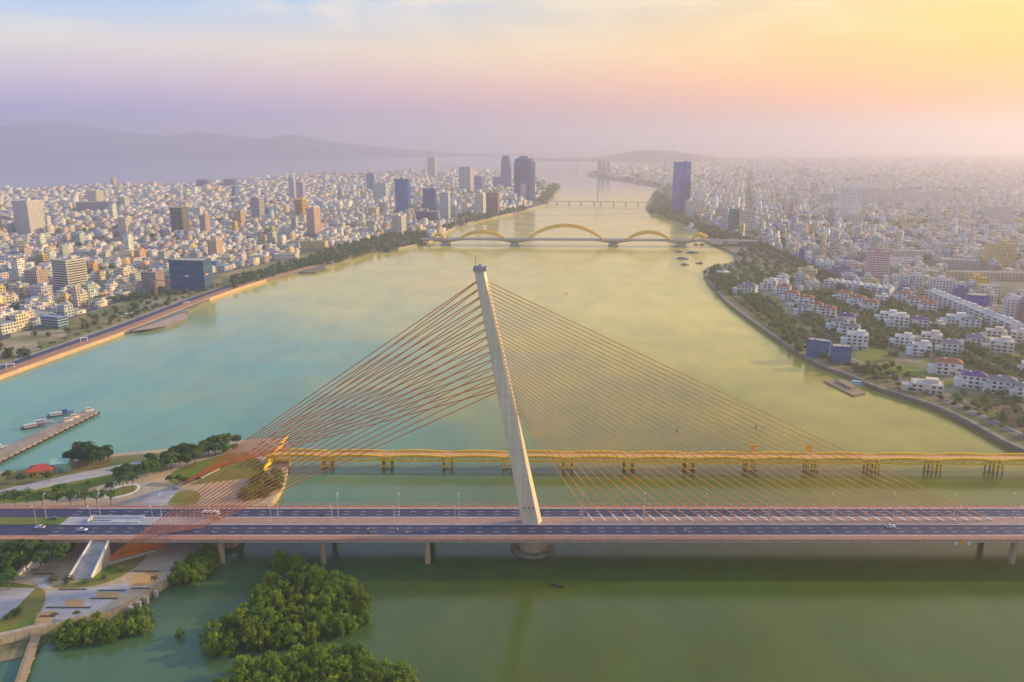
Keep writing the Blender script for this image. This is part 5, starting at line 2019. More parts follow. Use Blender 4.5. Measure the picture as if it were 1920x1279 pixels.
def scatter(poly_px, z, sp, seed, n=4000):
    rr = random.Random(seed)
    poly = [P(*p, z) for p in poly_px]
    xs, ys = [p[0] for p in poly], [p[1] for p in poly]
    pts = []
    for _ in range(n):
        x, y = rr.uniform(min(xs), max(xs)), rr.uniform(min(ys), max(ys))
        if not bool(inside(poly, np.array([x]), np.array([y]))[0]):
            continue
        if all((x - a) ** 2 + (y - b) ** 2 > sp * sp for a, b in pts):
            pts.append((x, y))
    return pts


MG = (.185, .285, .026)
for poly, lb, g, sp, sc in (
        ([(392, 1222), (402, 1192), (450, 1160), (498, 1112), (522, 1066), (572, 1068), (625, 1103), (662, 1112), (690, 1145), (692, 1172), (640, 1194), (560, 1210), (480, 1228), (420, 1236)],
         'mangrove tree in the large thicket standing in the water before the bridge', 'large mangrove thicket', 5.2, 1.05),
        ([(400, 1315), (440, 1268), (520, 1246), (600, 1234), (680, 1238), (750, 1270), (800, 1312), (790, 1325), (420, 1325)],
         'mangrove tree in the thicket cut by the bottom edge of the picture', 'bottom edge mangrove thicket', 5.2, 1.0),
        ([(98, 1208), (130, 1192), (220, 1170), (276, 1164), (286, 1185), (250, 1196), (170, 1210), (102, 1214)],
         'mangrove tree in the long thicket below the plaza railing', 'plaza edge mangrove thicket', 4.2, .86),
        ([(315, 1100), (335, 1078), (362, 1062), (398, 1046), (406, 1062), (382, 1088), (348, 1103)],
         'mangrove tree in the clump between plaza and bridge pier', 'mangrove clump by the bridge pier', 4.6, 1.0),
        ([(448, 946), (480, 918), (505, 895), (530, 893), (531, 907), (515, 930), (500, 946)],
         'mangrove tree on the bank under the back-stay cables behind the bridge', 'bank thicket behind the bridge', 5.0, .95)):
    for x, y in scatter(poly, 0.0, sp, int(sp * 10 + len(lb))):
        tree('mangrove', x, y, 0.0 if 'bank' not in lb else .5, sc * random.uniform(.85, 1.15), lb, g, MG)
tree('mangrove', *P(338, 1194), 0, .45, 'small lone mangrove bush in open water left of the large thicket', None, MG)

G1, G2, G3 = (.105, .190, .042), (.14, .22, .044), (.095, .18, .06)
for i, (x, y) in enumerate(((8, 949), (26, 951), (50, 951), (79, 952), (106, 952), (131, 951), (159, 950), (181, 951), (207, 950))):
    a = P(x, y, PZ)
    tree('street', a[0], a[1] + 1, PZ, 1.45, 'small umbrella-crowned tree, %s from the left in the row behind the bridge road' % ORD[i], 'row behind the bridge road', G1)
for x, y, s in ((208, 930, .85), (233, 927, 1.1), (250, 919, .9)):
    a = P(x, y, PZ)
    tree('palm', a[0], a[1], PZ, s, 'palm standing in the white-rimmed oval planter, %s' % {208: 'left one', 233: 'tallest one', 250: 'right one'}[x], 'oval planter palms', (.05, .10, .03))
for x, y, s in ((135, 872, 1.3), (150, 874, 1.4), (165, 876, 1.5), (182, 878, 1.4), (196, 870, 1.2), (152, 864, 1.3), (172, 862, 1.3), (188, 862, 1.1), (205, 866, 1.0)):
    a = P(x, y, PZ)
    tree('broad', a[0], a[1], PZ, s * .95, 'big leafy tree in the clump beside the pale green shed', 'tree clump by the green shed', (.05, .11, .025))
for x, y, s in ((168, 862, 1.25), (149, 862, 1.1), (204, 864, 1.05)):
    a = P(x, y, PZ)
    tree('palm', a[0], a[1], PZ, s, 'palm rising out of the tree clump by the green shed, %s' % {168: 'tallest in the middle', 149: 'left one', 204: 'right one'}[x], 'palms by the green shed', (.05, .10, .03))
for i, (x, y, s) in enumerate(((225, 905, 1.2), (240, 903, 1.3), (258, 898, 1.1), (275, 893, 1.2), (290, 890, 1.1), (305, 885, 1.2), (322, 880, 1.3), (338, 876, 1.2), (352, 874, 1.3), (366, 870, 1.2), (330, 862, 1.2),
                               (345, 860, 1.2), (360, 856, 1.1), (378, 858, 1.2), (392, 856, 1.1), (405, 855, 1.0), (418, 848, .9), (385, 848, 1.1), (400, 842, 1.1), (415, 840, 1.2), (430, 838, 1.1), (445, 836, .9), (425, 852, .8), (440, 848, .7),
                               (310, 868, .9), (285, 875, 1.0))):
    a = P(x, y, PZ)
    tree('broad', a[0], a[1], PZ, s * .95, 'dark leafy tree in the belt along the park road towards the yellow bridge', 'tree belt along the park road', G1)
for i, (x, y, s) in enumerate(((42, 905, .9), (15, 900, .9), (92, 903, .8), (110, 930, 1.0), (118, 925, .9), (170, 915, .8), (318, 905, .7), (336, 906, .8), (350, 908, .7), (372, 905, .6), (30, 935, .8))):
    a = P(x, y, PZ)
    tree('broad', a[0], a[1], PZ, s * .8, 'single park tree %s from the left edge behind the bridge' % ORD[i], 'single trees on the park lawns', G2)
for i, (px, y, s) in enumerate(((-30, 335, 1.2), (-8, 331, 1.3), (10, 337, 1.1), (22, 332, 1.3), (34, 338, 1.1), (48, 333, 1.1), (62, 338, 1.1), (76, 333, 1.1), (90, 338, 1.1), (104, 334, 1.1), (118, 338, .9), (0, 326, 1.4), (-20, 320, 1.3), (14, 320, 1.2))):
    z = PZ + max(0, (y - (YS2 - 14)) / 14 * (DZ - PZ)) - .3
    x = (px - 960) * mpp(y, z + 4)
    tree('broad', x, y, z if y > 331 else PZ, s * .9, 'tree on the grassy slope in front of the road, %s from the left' % ORD[i] if 2 <= i < 11 else 'big dark tree at the left edge below the road', 'slope trees in front of the road', G1)
for i, (x, y, s) in enumerate(((100, 1090, 1.7), (128, 1092, 1.6), (162, 1093, 1.1), (196, 1086, 1.1), (226, 1072, 1.3), (30, 1152, 1.8), (16, 1160, 1.4))):
    a = P(x, y, PZ)
    tree('bush', a[0], a[1], PZ, s, 'pale round shrub on the curved lawn, %s from the left' % ORD[i] if i < 5 else 'dark shrub on the corner lawn, %s' % ('right one', 'left one')[i - 5], 'shrubs on the plaza lawns', (.16, .20, .10) if i < 5 else G2)
for i, (x, y) in enumerate(((103, 1163), (145, 1160), (290, 1092))):
    a = P(x, y, PZ)
    tree('street', a[0], a[1], PZ, .55, 'thin young tree on the plaza, %s' % ('under the ochre paving at left', 'in the middle by the railing', 'at the right end')[i], 'young plaza trees', (.16, .15, .03))

row = resample(LBs, 17)
row = [p for p, q in zip(row, offset_line(row, 26)) for p in [q] if 600 < p[1] < 1500 and p[0] > -.66 * p[1]]
for i, (x, y) in enumerate(row):
    tree('street', x, y, LZ, random.uniform(.8, 1.1), 'small roadside tree, %s from the left edge in the left riverside row' % ordinal(i + 1), 'left riverside row', G1)
row = [p for p in offset_line(resample(RBs, 12), -11) if 430 < p[1] < 1280 and abs(p[0]) < .66 * p[1]]
for i, (x, y) in enumerate(row):
    if True:
        tree('broad' if random.random() < .5 else 'street', x, y, RZ, random.uniform(.55, .9), 'small tree, %s from the near end of the right river wall row' % ordinal(i + 1), 'right bank river row', random.choice([G1, G2, (.14, .09, .03)]), name='riverbank_tree')
NT = 300 - TREE_N[0]
cand = []
for poly, z, sp in (([(1640, 700), (1700, 715), (1800, 760), (1900, 810), (1960, 840), (1960, 780), (1860, 735), (1760, 745), (1680, 690)], RZ, 10),
                    ([(1480, 620), (1520, 640), (1500, 665), (1470, 640)], RZ, 8), ([(1580, 680), (1640, 690), (1690, 720), (1620, 705)], RZ, 8),
                    ([(1330, 520), (1400, 560), (1420, 590), (1440, 575), (1420, 545), (1360, 520)], RZ, 9), ([(1530, 640), (1700, 660), (1800, 690), (1900, 700), (1900, 640), (1700, 600), (1560, 600)], RZ, 12)):
    cand += scatter(poly, z, sp, 5, 900)
random.Random(4).shuffle(cand)
keepc = []
for x, y in cand:
    if all(math.hypot(x - fx, y - fy) > fr for fx, fy, fr in FOOT):
        keepc.append((x, y))
for x, y in keepc[:max(0, NT)]:
    tree('broad', x, y, RZ, random.uniform(.65, 1.05), 'garden tree between the riverside villas on the right bank', 'garden trees among the villas', random.choice([G1, G2, G3]), name='garden_tree')
rest = keepc[max(0, NT):]

# the far trees that read as one green mass
pts = [(x, y, random.uniform(3, 4.5), random.uniform(5, 8)) for x, y in rest]
for poly, sp, r_ in (([(620, 498), (700, 474), (790, 457), (800, 440), (740, 438), (600, 474), (560, 500)], 11, 5), ([(1320, 512), (1345, 502), (1400, 492), (1440, 520), (1400, 560), (1345, 545)], 13, 4.0),
                     ([(1380, 470), (1430, 470), (1520, 530), (1420, 530)], 15, 4.2), ([(1222, 398), (1232, 362), (1262, 385), (1300, 420), (1400, 450), (1330, 448), (1290, 424)], 13, 7),
                     ([(1003, 372), (1006, 345), (1046, 348), (1036, 366), (1020, 382)], 14, 7), ([(800, 455), (840, 430), (900, 414), (990, 393), (980, 388), (880, 410), (810, 435)], 13, 5),
                     ([(440, 540), (560, 505), (640, 485), (620, 478), (520, 500), (430, 525)], 11, 4.5), ([(1540, 640), (1720, 660), (1900, 720), (1930, 640), (1740, 570), (1560, 550), (1470, 540), (1500, 600)], 6.5, 3.2),
                     ([(60, 640), (240, 600), (330, 565), (300, 560), (200, 585), (60, 615)], 16, 3.5), ([(1400, 560), (1480, 640), (1520, 640), (1440, 560)], 8, 4),
                     ([(0, 590), (150, 575), (330, 555), (400, 545), (380, 535), (200, 565), (0, 578)], 8, 4)):
    for x, y in scatter(poly, LZ, sp, 9, 2500):
        if all(math.hypot(x - fx, y - fy) > fr for fx, fy, fr in FOOT):
            pts.append((x, y, r_ * random.uniform(.7, 1.25), r_ * random.uniform(1.2, 1.9)))
# street and garden trees among the houses, filling the holes in the blocks
rr = np.random.default_rng(77)
X, Y = rr.uniform(-3200, 4300, 26000), rr.uniform(650, 5600, 26000)
ok = (np.abs(X) < .68 * Y) & (inside(left_land, X, Y) | inside(right_land, X, Y))
X, Y = X[ok], Y[ok]
hole = (np.sin(X * .009 + 3) + np.sin(Y * .007 + X * .004 + 6) + np.sin(X * .021 - Y * .013) > 1.95) | (np.sin(X * .009 + 5) + np.sin(Y * .007 + X * .004 + 10) + np.sin(X * .021 - Y * .013) > 1.95)
ok = hole | (rr.random(len(X)) < np.where(X > 0, .38, .34))
ok &= np.minimum(line_dist(LBs, X, Y), line_dist(RB, X, Y)) > 25
for fx, fy, fr in FOOT:
    ok &= np.hypot(X - fx, Y - fy) > fr
for x, y in zip(X[ok], Y[ok]):
    pts.append((x, y, rr.uniform(3, 6) * (1 + y / 6000), rr.uniform(5.5, 10)))
row = resample(GAPS[0], 10)
for off in (-10, 10):
    for x, y in offset_line(row, off):
        pts.append((x, y, random.uniform(3.5, 5), random.uniform(6, 9)))
V, Cc = [], []
for x, y, r_, h in pts:
    n_ = 110 if y < 1300 else 60 if y < 2200 else 26
    d = rr.normal(size=(n_, 3))
    d /= np.linalg.norm(d, axis=1)[:, None]
    lob = rr.normal(size=(7, 3)) * .5
    c = lob[rr.integers(0, 7, n_)] * np.array([r_ * .75, r_ * .75, h * .28]) + d * r_ * rr.uniform(.3, .62, (n_, 1))
    c = c + np.array([x, y, LZ + h * .58])
    c[:, 2] = np.maximum(c[:, 2], LZ + .6)
    nr = d * .8 + np.array([0, 0, .5]) + rr.normal(size=(n_, 3)) * .4
    nr /= np.linalg.norm(nr, axis=1)[:, None]
    a = np.cross(nr, rr.normal(size=(n_, 3)))
    a /= np.linalg.norm(a, axis=1)[:, None] + 1e-9
    b = np.cross(nr, a)
    s = (r_ * (.28 if n_ > 90 else .36 if n_ > 50 else .5)) * rr.uniform(.7, 1.2, (n_, 1))
    q = np.stack([c - a * s, c + b * s * .8, c + a * s, c - b * s * .8], 1)
    V.append(q.reshape(-1, 3))
V = np.concatenate(V)
fo = np_mesh('city_trees', V, np.arange(len(V)).reshape(-1, 4), leaf)
fo.color = (.115, .18, .055, 1)
tag(fo, 'dark green trees filling parks and streets of both city banks', 'trees', kind='stuff')
print('trees', TREE_N[0], 'mass', len(pts), len(V) // 4)

# ================================================================== STREET LAMPS ON THE BRIDGE
def make_lamp(h, arm):
    t = empty('street_lamp', (0, 0, 0), 'x', 'street lamp', 'lamps on the bridge median')
    m = MB().tube([(0, 0, 0), (0, 0, h * .5), (0, 0, h)], [.2, .15, .1], 6)
    m.build('pole', galv, t, world=False)
    MB().tube([(0, 0, h - .1), (arm * .5, 0, h + .7), (arm, 0, h + .85)], .08, 5).build('arm', galv, t, world=False)
    MB().box(arm * 1.15, 0, h + .75, 1.1, .4, .22).build('lamp_head', white_paint, t, world=False)
    MB().box(0, 0, 0, .6, .6, .5).build('base', concrete, t, world=False)
    return t


lampA, lampB = make_lamp(11.8, 1.2), make_lamp(9.0, -1.2)
cols = [75, 178, 293, 402, 513, 627, 742, 855, 968, 1088, 1205, 1323, 1440, 1560, 1676, 1790, 1902]
used = False
for i, px in enumerate(cols):
    x = (px - 960) * mpp(363, DZ)
    for proto, y, nm in ((lampA, YR1 - .9, 'tall'), (lampB, YM1 + .9, 'short')):
        o = proto if i == 0 else copy_tree(proto)
        zt0 = DZ + .2 if px > 400 else DZ + .14
        o.location = (x + (1.2 if nm == 'tall' else -.4), y, zt0)
        rel = i - 8
        o['label'] = '%s white street lamp on the bridge median, %s' % (nm, 'beside the pylon foot' if rel == 0 else '%s pair %s of the pylon' % (ORD[abs(rel) - 1], 'left' if rel < 0 else 'right'))
        o.rotation_euler.z = R(90) if nm == 'tall' else R(90)


# ================================================================== VEHICLES
def wheel(parent, x, y, r=.34, w_=.24):
    m = MB().tube([(x, y - w_ / 2, r), (x, y + w_ / 2, r)], r, 12)
    o = m.build('wheel', rubber, parent, world=False)
    MB().tube([(x, y - w_ / 2 - .02, r), (x, y + w_ / 2 + .02, r)], r * .55, 8).build('rim', galv, o, world=False)


def make_car(loc, rz, color, label, van=False):
    t = empty('car', loc, label, 'car', 'vehicles on the bridge', rz)
    L_, W_ = 4.5, 1.8
    side = [(-2.25, .35), (2.2, .35), (2.25, .75), (1.9, .92), (1.0, 1.0), (.45, 1.02), (-1.75, 1.05), (-2.2, .98), (-2.28, .6)]
    m = MB()
    n_ = len(side)
    for y, k in ((-W_ / 2, 1), (W_ / 2, 1)):
        m.v += [(x, y, z) for x, z in side]
    m.f = [(i, (i + 1) % n_, n_ + (i + 1) % n_, n_ + i) for i in range(n_)] + [tuple(range(n_ - 1, -1, -1)), tuple(range(n_, 2 * n_))]
    m.build('body', car_paint, t, color, world=False)
    cab = [(1.05, 1.0), (.35, 1.46), (-1.2, 1.48), (-1.95, 1.04)]
    m = MB()
    for y, y2 in ((-W_ / 2 + .06, -W_ / 2 + .22), (W_ / 2 - .06, W_ / 2 - .22)):
        m.v += [(x, y if z < 1.2 else y2, z) for x, z in cab]
    m.f = [(0, 1, 5, 4), (1, 2, 6, 5), (2, 3, 7, 6), (3, 2, 1, 0), (4, 5, 6, 7)]
    m.build('window_glass', glass, t, world=False)
    MB().prism([(-1.2, -.64), (.33, -.64), (.33, .64), (-1.2, .64)], 1.475, 1.53).build('roof', car_paint, t, color, world=False)
    for x in (-1.4, 1.4):
        for y in (-.82, .82):
            wheel(t, x, y)
    for y in (-.62, .62):
        MB().box(2.2, y, .62, .12, .36, .16).build('headlight', white_paint, t, world=False)
        MB().box(-2.24, y, .7, .1, .34, .18).build('tail_light', M('tail_lamp', (.5, .02, .02), .3, 0), t, world=False)
    return t


def make_bus(loc, rz, label):
    t = empty('bus', loc, label, 'bus', 'vehicles on the bridge', rz)
    prof = [(-4.2, .5), (4.0, .5), (4.25, 1.0), (4.2, 1.9), (3.8, 3.0), (3.4, 3.15), (-4.1, 3.15), (-4.25, 2.9)]
    m = MB()
    n_ = len(prof)
    for y in (-1.2, 1.2):
        m.v += [(x, y, z) for x, z in prof]
    m.f = [(i, (i + 1) % n_, n_ + (i + 1) % n_, n_ + i) for i in range(n_)] + [tuple(range(n_ - 1, -1, -1)), tuple(range(n_, 2 * n_))]
    m.build('body', car_paint, t, (.78, .76, .74), world=False)
    for s in (-1, 1):
        for k in range(6):
            MB().box(-3.4 + k * 1.18, s * 1.2, 1.75, 1.02, .05, .95).build('window', glass, t, world=False)
        MB().box(-.6, s * 1.2, 1.0, 4.6, .045, .45).build('stripe', M('bus_stripe', (.12, .35, .65), .4, .05), t, world=False)
    m = MB()
    m.v = [(4.26, -1.05, 1.5), (4.26, 1.05, 1.5), (3.93, 1.0, 2.8), (3.93, -1.0, 2.8)]
    m.f = [(0, 1, 2, 3)]
    m.build('windscreen', glass, t, world=False)
    MB().box(-.5, 0, 3.16, 5, 1.4, .28).build('roof_unit', white_paint, t, world=False)
    for x in (-2.6, 2.7):
        for y in (-1.08, 1.08):
            wheel(t, x, y, .48, .3)
    return t


def road_pos(px, py, z=DZ):
    return P(px, py, z)


for px, py, rz, colr, lb in ((75, 990.5, 180, (.78, .79, .84), 'white car nearest the left edge on the near road'), (155, 995.5, 0, (.80, .80, .82), 'white car passing the grey ramp on the near road'),
                             (100, 974, 180, (.20, .16, .17), 'dark red-tailed car on the far road near the left edge'), (1670, 989, 0, (.80, .78, .76), 'white car alone on the near road at right'),
                             (1745, 0, 0, None, None)):
    if colr is None:
        continue
    a = road_pos(px, py)
    y = min(max(a[1], YS1 + 1.6), YN1 - 1.6)
    make_car((a[0], y, DZ + .045), R(rz), colr, lb)
a = road_pos(396, 969)
make_bus((a[0], a[1], DZ + .045), 0, 'white bus driving on the far road below the orange cables')


def rider_mesh():
    """seated rider: one continuous skinned body"""
    J = {'pel': (-.15, 0, .92, .17), 'chest': (-.02, 0, 1.28, .19), 'neck': (.02, 0, 1.5, .07), 'head': (.05, 0, 1.66, .12), 'top': (.04, 0, 1.78, .09),
         'shl': (.0, .2, 1.42, .08), 'ell': (.22, .28, 1.18, .06), 'hal': (.5, .26, 1.1, .05), 'shr': (.0, -.2, 1.42, .08), 'elr': (.22, -.28, 1.18, .06), 'har': (.5, -.26, 1.1, .05),
         'hil': (-.1, .12, .88, .12), 'knl': (.32, .2, .82, .09), 'fol': (.2, .2, .4, .06), 'tol': (.36, .2, .36, .05), 'hir': (-.1, -.12, .88, .12), 'knr': (.32, -.2, .82, .09), 'for': (.2, -.2, .4, .06), 'tor': (.36, -.2, .36, .05)}
    E_ = [('pel', 'chest'), ('chest', 'neck'), ('neck', 'head'), ('head', 'top'), ('chest', 'shl'), ('shl', 'ell'), ('ell', 'hal'), ('chest', 'shr'), ('shr', 'elr'), ('elr', 'har'),
          ('pel', 'hil'), ('hil', 'knl'), ('knl', 'fol'), ('fol', 'tol'), ('pel', 'hir'), ('hir', 'knr'), ('knr', 'for'), ('for', 'tor')]
    ks = list(J)
    me = bpy.data.meshes.new('person')
    me.from_pydata([J[k][:3] for k in ks], [(ks.index(a), ks.index(b)) for a, b in E_], [])
    ob = bpy.data.objects.new('person', me)
    COL.objects.link(ob)
    md = ob.modifiers.new('skin', 'SKIN')
    for i, k in enumerate(ks):
        sv = me.skin_vertices[0].data[i]
        sv.radius = (J[k][3], J[k][3])
        sv.use_root = (k == 'pel')
    ob.modifiers.new('sub', 'SUBSURF').levels = 1
    dg = bpy.context.evaluated_depsgraph_get()
    m2 = bpy.data.meshes.new_from_object(ob.evaluated_get(dg))
    bpy.data.objects.remove(ob)
    m2.materials.clear()
    m2.materials.append(cloth)
    m2.polygons.foreach_set('use_smooth', [True] * len(m2.polygons))
    return m2


RM = rider_mesh()
helm = MB()
for k in range(5):
    t0, t1 = -0.3 + k / 5 * 1.85, -0.3 + (k + 1) / 5 * 1.85
    helm.cone(.05, 0, 1.70 + .16 * math.sin(t0), 1.70 + .16 * math.sin(t1), .16 * math.cos(t0), max(.01, .16 * math.cos(t1)), 10)
helm_me = helm.build('helmet', car_paint, None).data
bpy.data.objects.remove([o for o in bpy.data.objects if o.data == helm_me][0])


def motorbike(loc, rz, color, shirt, label, plabel):
    t = empty('motorcycle', loc, label, 'motorcycle', 'motorcycles on the bridge', rz)
    wheel(t, -.62, 0, .3, .12)
    wheel(t, .66, 0, .3, .12)
    m = MB().tube([(-.75, 0, .62), (-.3, 0, .6), (.1, 0, .42), (.45, 0, .55), (.55, 0, .95)], [.1, .17, .15, .12, .08], 7)
    m.build('body', car_paint, t, color, world=False)
    MB().box(-.28, 0, .74, .75, .28, .1).build('seat', rubber, t, world=False)
    MB().tube([(.5, -.32, 1.08), (.56, 0, 1.0), (.5, .32, 1.08)], .03, 5).build('handlebar', dark_metal, t, world=False)
    MB().box(.66, 0, .84, .12, .18, .16).build('headlight', white_paint, t, world=False)
    p = link('person', RM, None, shirt)
    p.location = loc
    p.rotation_euler = (0, 0, rz)
    tag(p, plabel, 'person', 'riders on the bridge')
    h = link('helmet', helm_me, p, (.6, .6, .62))
    return t


for i, (px, py, rz, c, s, wh) in enumerate(((277, 998, 0, (.5, .1, .1), (.6, .55, .5), 'on the near road at the foot of the orange cables'), (441, 969, 180, (.05, .05, .06), (.06, .06, .08), 'behind the white bus on the far road'),
                                            (397, 1003, 0, (.05, .05, .06), (.08, .08, .1), 'on the near road below the white bus'), (642, 996, 0, (.1, .1, .12), (.15, .16, .2), 'leftmost of the group on the near road'),
                                            (690, 995, 0, (.6, .6, .62), (.65, .65, .66), 'in pale shirt heading the near road group'), (691, 1003, 0, (.05, .05, .06), (.05, .05, .07), 'in black beside the pale one on the near road'),
                                            (745, 996, 0, (.2, .2, .22), (.7, .7, .7), 'in white right of the near road group'), (762, 1001, 0, (.5, .5, .5), (.75, .72, .7), 'rightmost of the near road group by the kerb'),
                                            (602, 968, 180, (.04, .04, .05), (.05, .05, .06), 'in dark clothes on the far road left of centre'), (775, 965, 180, (.05, .05, .05), (.08, .06, .06), 'on the far road right of the third lamp pair'),
                                            (1555, 1002, 0, (.04, .04, .05), (.05, .05, .06), 'in dark clothes alone on the near road at right'), (1414, 960, 180, (.05, .05, .06), (.06, .06, .07), 'on the far road among the main cables, right one'),
                                            (1360, 961, 180, (.05, .05, .06), (.09, .06, .06), 'on the far road among the main cables, left one'), (1284, 997, 0, (.6, .6, .6), (.75, .75, .74), 'in white on the near road right of the pylon'))):
    a = road_pos(px, py)
    y = min(max(a[1], YS1 + .9), YN1 - .9)
    motorbike((a[0], y, DZ + .045), R(rz), c, s, 'small motorcycle ' + wh.replace('in pale shirt ', '').replace('in white ', '').replace('in dark clothes ', '').replace('in black ', ''), 'helmeted rider ' + wh)

# ================================================================== BOATS
def boat(name, label, x, y, L_, W_, rz, hull, cabin, cat='boat', group=None, tiers=1, mast=True, cover=None):
    t = empty(name, (x, y, 0), label, cat, group, rz)
    m = MB()
    st = [(-.5, .8, .9), (-.3, 1.0, .8), (.1, 1.0, .8), (.35, .7, 1.0), (.5, .04, 1.3)]
    for s, wq, hq in st:
        z1 = L_ * .085 * hq + .3
        m.v += [(s * L_, -W_ / 2 * wq, z1), (s * L_, -W_ / 2 * wq * .7, -.5), (s * L_, W_ / 2 * wq * .7, -.5), (s * L_, W_ / 2 * wq, z1)]
    for i in range(4):
        q = i * 4
        for k in range(3):
            m.f.append((q + k, q + 4 + k, q + 5 + k, q + k + 1))
        m.f.append((q + 3, q + 7, q + 4, q))
    m.f += [(0, 1, 2, 3), (19, 18, 17, 16)]
    m.build('hull', paint, t, hull, world=False)
    zb = L_ * .085 * .8 + .25
    for k in range(tiers):
        f = 1 - .2 * k
        hgt = max(1.8, L_ * .055)
        MB().box(-.1 * L_, 0, zb + k * (hgt + .04), L_ * .48 * f, W_ * .66 * f, hgt).build('cabin', paint, t, cabin, world=False)
        for s in (-1, 1):
            MB().box(-.1 * L_, s * W_ * .335 * f, zb + k * (hgt + .04) + hgt * .4, L_ * .42 * f, .1, hgt * .35).build('window_band', glass, t, world=False)
        MB().box(-.1 * L_, 0, zb + k * (hgt + .04) + hgt - .05, L_ * .52 * f, W_ * .74 * f, .14).build('roof', paint, t, cover or cabin, world=False)
    if mast:
        MB().tube([(-.05 * L_, 0, zb), (-.05 * L_, 0, zb + L_ * .3)], [.12, .05], 5).build('mast', galv, t, world=False)
    return t


BL = (.05, .16, .30)
for px, py, L_, rz, hull, cab, lb in ((1274, 473, 16, 10, BL, (.10, .22, .38), 'blue fishing boat left of the biggest one below the golden arches'), (1299, 475, 23, 4, BL, (.14, .24, .42), 'biggest blue fishing boat below the golden arches'),
                                      (1280, 486, 20, -6, (.05, .18, .26), (.16, .30, .40), 'teal blue fishing boat in the middle of the small fleet'), (1284, 497, 14, 5, (.05, .16, .20), (.2, .3, .32), 'small dark boat nearest in the fleet, left one'),
                                      (1311, 494.5, 12, 170, (.06, .14, .18), (.2, .28, .3), 'small dark boat nearest in the fleet, right one'), (1305, 459, 10, 0, (.08, .07, .07), (.15, .14, .14), 'dark boat under the end of the arch bridge, left one'),
                                      (1317, 459.5, 11, 0, (.08, .07, .07), (.15, .14, .14), 'dark boat under the end of the arch bridge, right one')):
    x, y = P(px, py)
    boat('fishing_boat', lb, x, y, L_, L_ * .3, R(rz), hull, cab, group='fishing boats by the arch bridge')
x, y = P(1299, 434)
boat('cruise_ship', 'white tiered river cruise ship moored behind the golden arches', x, y + 10, 52, 24, R(-82), (.72, .70, .68), (.76, .74, .72), 'ship', tiers=5)
x, y = P(1325, 439)
boat('river_boat', 'small white passenger boat right of the cruise ship', x, y, 24, 6, R(5), (.72, .70, .68), (.7, .7, .7), tiers=1)
for px, py, L_, rz, hull, cab, lb, cov in ((70, 808, 15, 38, (.10, .09, .16), (.66, .64, .66), 'dark hulled white boat moored at the landward part of the pier', None), (88, 800, 14, 30, (.34, .36, .44), (.6, .6, .64), 'grey boat moored along the middle of the pier', None),
                                           (118, 786, 15, 36, (.06, .10, .22), (.7, .68, .66), 'white cabin boat with dark hull by the blue covered boat', None), (130, 781, 12, 32, (.08, .18, .42), (.08, .2, .45), 'blue covered boat at the pier', (.05, .16, .42)),
                                           (5, 848, 14, 30, (.6, .58, .56), (.66, .64, .62), 'white boat cut by the left edge beside the pier', None)):
    x, y = P(px - 8, py - 6)
    boat('moored_boat', lb, x, y, L_, L_ * .28, R(rz), hull, cab, group='boats moored at the pier', cover=cov)
for px, py, zq, lb in ((128, 790, 2.62, 'upturned white skiff lying on the pier, left one'), (140, 784, 2.62, 'upturned white skiff lying on the pier, right one'), (168, 771, 2.62, 'white boat lying at the far end of the pier')):
    x, y = P(px, py, zq)
    t = boat('skiff', lb, x, y, 6, 2, R(40), (.7, .66, .6), (.7, .66, .6), mast=False, group='skiffs on the pier')
    t.location.z = 3.1
x, y = P(1590, 722)
t = boat('moored_launch', 'pale blue launch with a slanting canopy moored at the brown landing', x + 9, y + 1, 13, 4, R(-30), (.45, .60, .70), (.60, .72, .80), group=None, mast=False)
ld = empty('landing_stage', (x, y, 0), 'brown timber landing stage against the right bank wall', 'landing stage')
q = [P(1545, 714, 1), P(1600, 742, 1), P(1622, 737, 1), P(1575, 709, 1)]
MB().prism(q, .4, 1.0, bottom=True).build('deck', thatch, ld)
for p in q:
    MB().tube([(p[0], p[1], -.8), (p[0], p[1], 1.6)], .25, 6).build('pile', bark, ld)
MB().prism([(a_[0] * .5 + x * .5, a_[1] * .5 + y * .5) for a_ in q], 1.004, 2.6).build('hut', thatch, ld)
x, y = P(1045, 1099)
boat('canoe', 'lone small dark canoe on the green water before the bridge', x, y, 6.5, 1.2, R(-35), (.06, .05, .04), (.10, .08, .07), mast=False, tiers=0)
for px, py, lb in ((1270, 808, 'small marker post in the water behind the truss bridge, left one'), (1417, 803, 'small marker post in the water behind the truss bridge, right one'), (1062, 552, 'lone marker post in the open river right of the pylon top')):
    x, y = P(px, py)
    t = empty('channel_marker', (x, y, 0), lb, 'buoy', 'channel markers')
    MB().tube([(0, 0, -.5), (0, 0, .3), (0, 0, .9)], [.9, .95, .5], 8).build('float', dark_metal, t, world=False)
    MB().tube([(0, 0, .8), (0, 0, 3.4)], [.3, .14], 6).build('post', dark_metal, t, world=False)
# white tent on the right bank point
x, y = P(1356, 513, RZ)
t = empty('event_tent', (x, y, RZ), 'white peaked tent on the tree-lined point of the right bank', 'tent')
m = MB()
m.v = [(-9, -7, 3), (9, -7, 3), (9, 7, 3), (-9, 7, 3), (-3, -2.4, 5), (3, -2.4, 5), (3, 2.4, 5), (-3, 2.4, 5), (0, 0, 10)]
m.f = [(0, 1, 5, 4), (1, 2, 6, 5), (2, 3, 7, 6), (3, 0, 4, 7), (4, 5, 8), (5, 6, 8), (6, 7, 8), (7, 4, 8)]
m.build('canopy', white_paint, t, world=False)
for a_ in (-8.8, 8.8):
    for b_ in (-6.8, 6.8):
        MB().tube([(a_, b_, 0), (a_, b_, 3.1)], .12, 5).build('pole', galv, t, world=False)
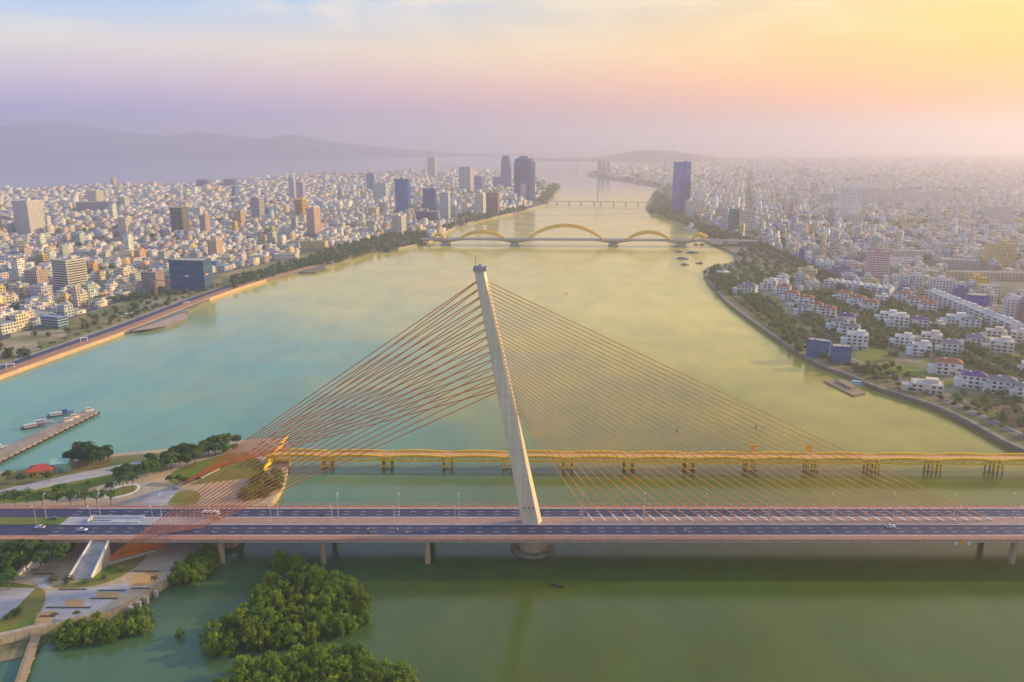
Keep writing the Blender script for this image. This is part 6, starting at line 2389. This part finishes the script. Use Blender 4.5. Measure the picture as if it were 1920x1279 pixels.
# sheds behind the pier
x, y = P(72, 893, PZ)
t = empty('red_roofed_shed', (x, y + 4, PZ), 'low house with a bright red sloping roof by the pier', 'shed', rz=R(18))
MB().box(0, 0, 0, 13, 9, 3.6).build('wall', paint, t, (.66, .42, .14), world=False)
m = MB()
hip_roof(m, 14, 10, 3.62, 2.6, .6)
m.build('roof', M('red_sheet', (.50, .085, .04), .7, .25, .5), t, world=False)
for q in (-3, 1, 4.5):
    MB().box(q, -4.52, 1.0, 1.4, .1, 1.3).build('window', glass, t, world=False)
MB().box(-5, -4.52, 0, 1.1, .1, 2.2).build('door', dark_metal, t, world=False)
x, y = P(108, 887, PZ)
t = empty('green_shed', (x, y + 5, PZ), 'pale green metal shed between the red roof and the tree clump', 'shed', rz=R(10))
MB().box(0, 0, 0, 10, 9, 5.5).build('wall', paint, t, (.30, .52, .42), world=False)
m = MB()
m.v = [(-5.4, -5, 5.5), (5.4, -5, 5.5), (5.4, 5, 5.5), (-5.4, 5, 5.5), (-5.4, 0, 7.4), (5.4, 0, 7.4)]
m.f = [(0, 1, 5, 4), (2, 3, 4, 5), (0, 4, 3), (1, 2, 5), (3, 2, 1, 0)]
m.build('roof', paint, t, (.34, .56, .48), world=False)
MB().box(1, -4.53, 0, 2.6, .1, 3).build('door', M('dull_green', (.2, .34, .28), .7, .2, 1), t, world=False)
MB().box(-3, -4.53, 2, 1.4, .1, 1.2).build('window', glass, t, world=False)
# white frames over the riverside promenade
for i, (px, py) in enumerate(((20, 690), (158, 640), (350, 572), (620, 493))):
    x, y = P(px, py, LZ)
    t = empty('promenade_gate', (x, y, LZ), 'white portal frame over the left promenade, %s from the left edge' % ORD[i], 'gateway', 'white portal frames on the promenade', R(35))
    for s in (-3, 3):
        MB().box(s, 0, .02, .6, .6, 3.4).build('post', white_paint, t, world=False)
    MB().box(0, 0, 3.42, 7.4, .9, .6).build('beam', white_paint, t, world=False)
# parked cars on the left bank
for i in range(14):
    px = 210 + i * 9
    a = P(px, 597 - i * 2.6 + (i % 3), LZ)
    make_car((a[0], a[1], LZ + .04), R(40 + 7 * (i % 4)), ((.75, .74, .72), (.1, .1, .12), (.5, .5, .52), (.75, .72, .7))[i % 4],
             '%s parked car, %s from the left in the lot before the blue netted building' % (('white', 'black', 'grey', 'cream')[i % 4], ORD[i]))['group'] = 'cars parked on the left bank'

# ================================================================== HAZE
hv = bpy.data.materials.new('haze_air')
hv.use_nodes = True
t = hv.node_tree
t.nodes.clear()
pv = t.nodes.new('ShaderNodeVolumePrincipled')
pv.inputs['Color'].default_value = (.79, .77, .92, 1)
pv.inputs['Density'].default_value = 1.8e-4
pv.inputs['Anisotropy'].default_value = .5
ou = t.nodes.new('ShaderNodeOutputMaterial')
t.links.new(pv.outputs[0], ou.inputs['Volume'])
hz = MB()
hz.box(0, 12500, -1.6, 52000, 30000, 475)
hz.build('haze', hv)['kind'] = 'stuff'
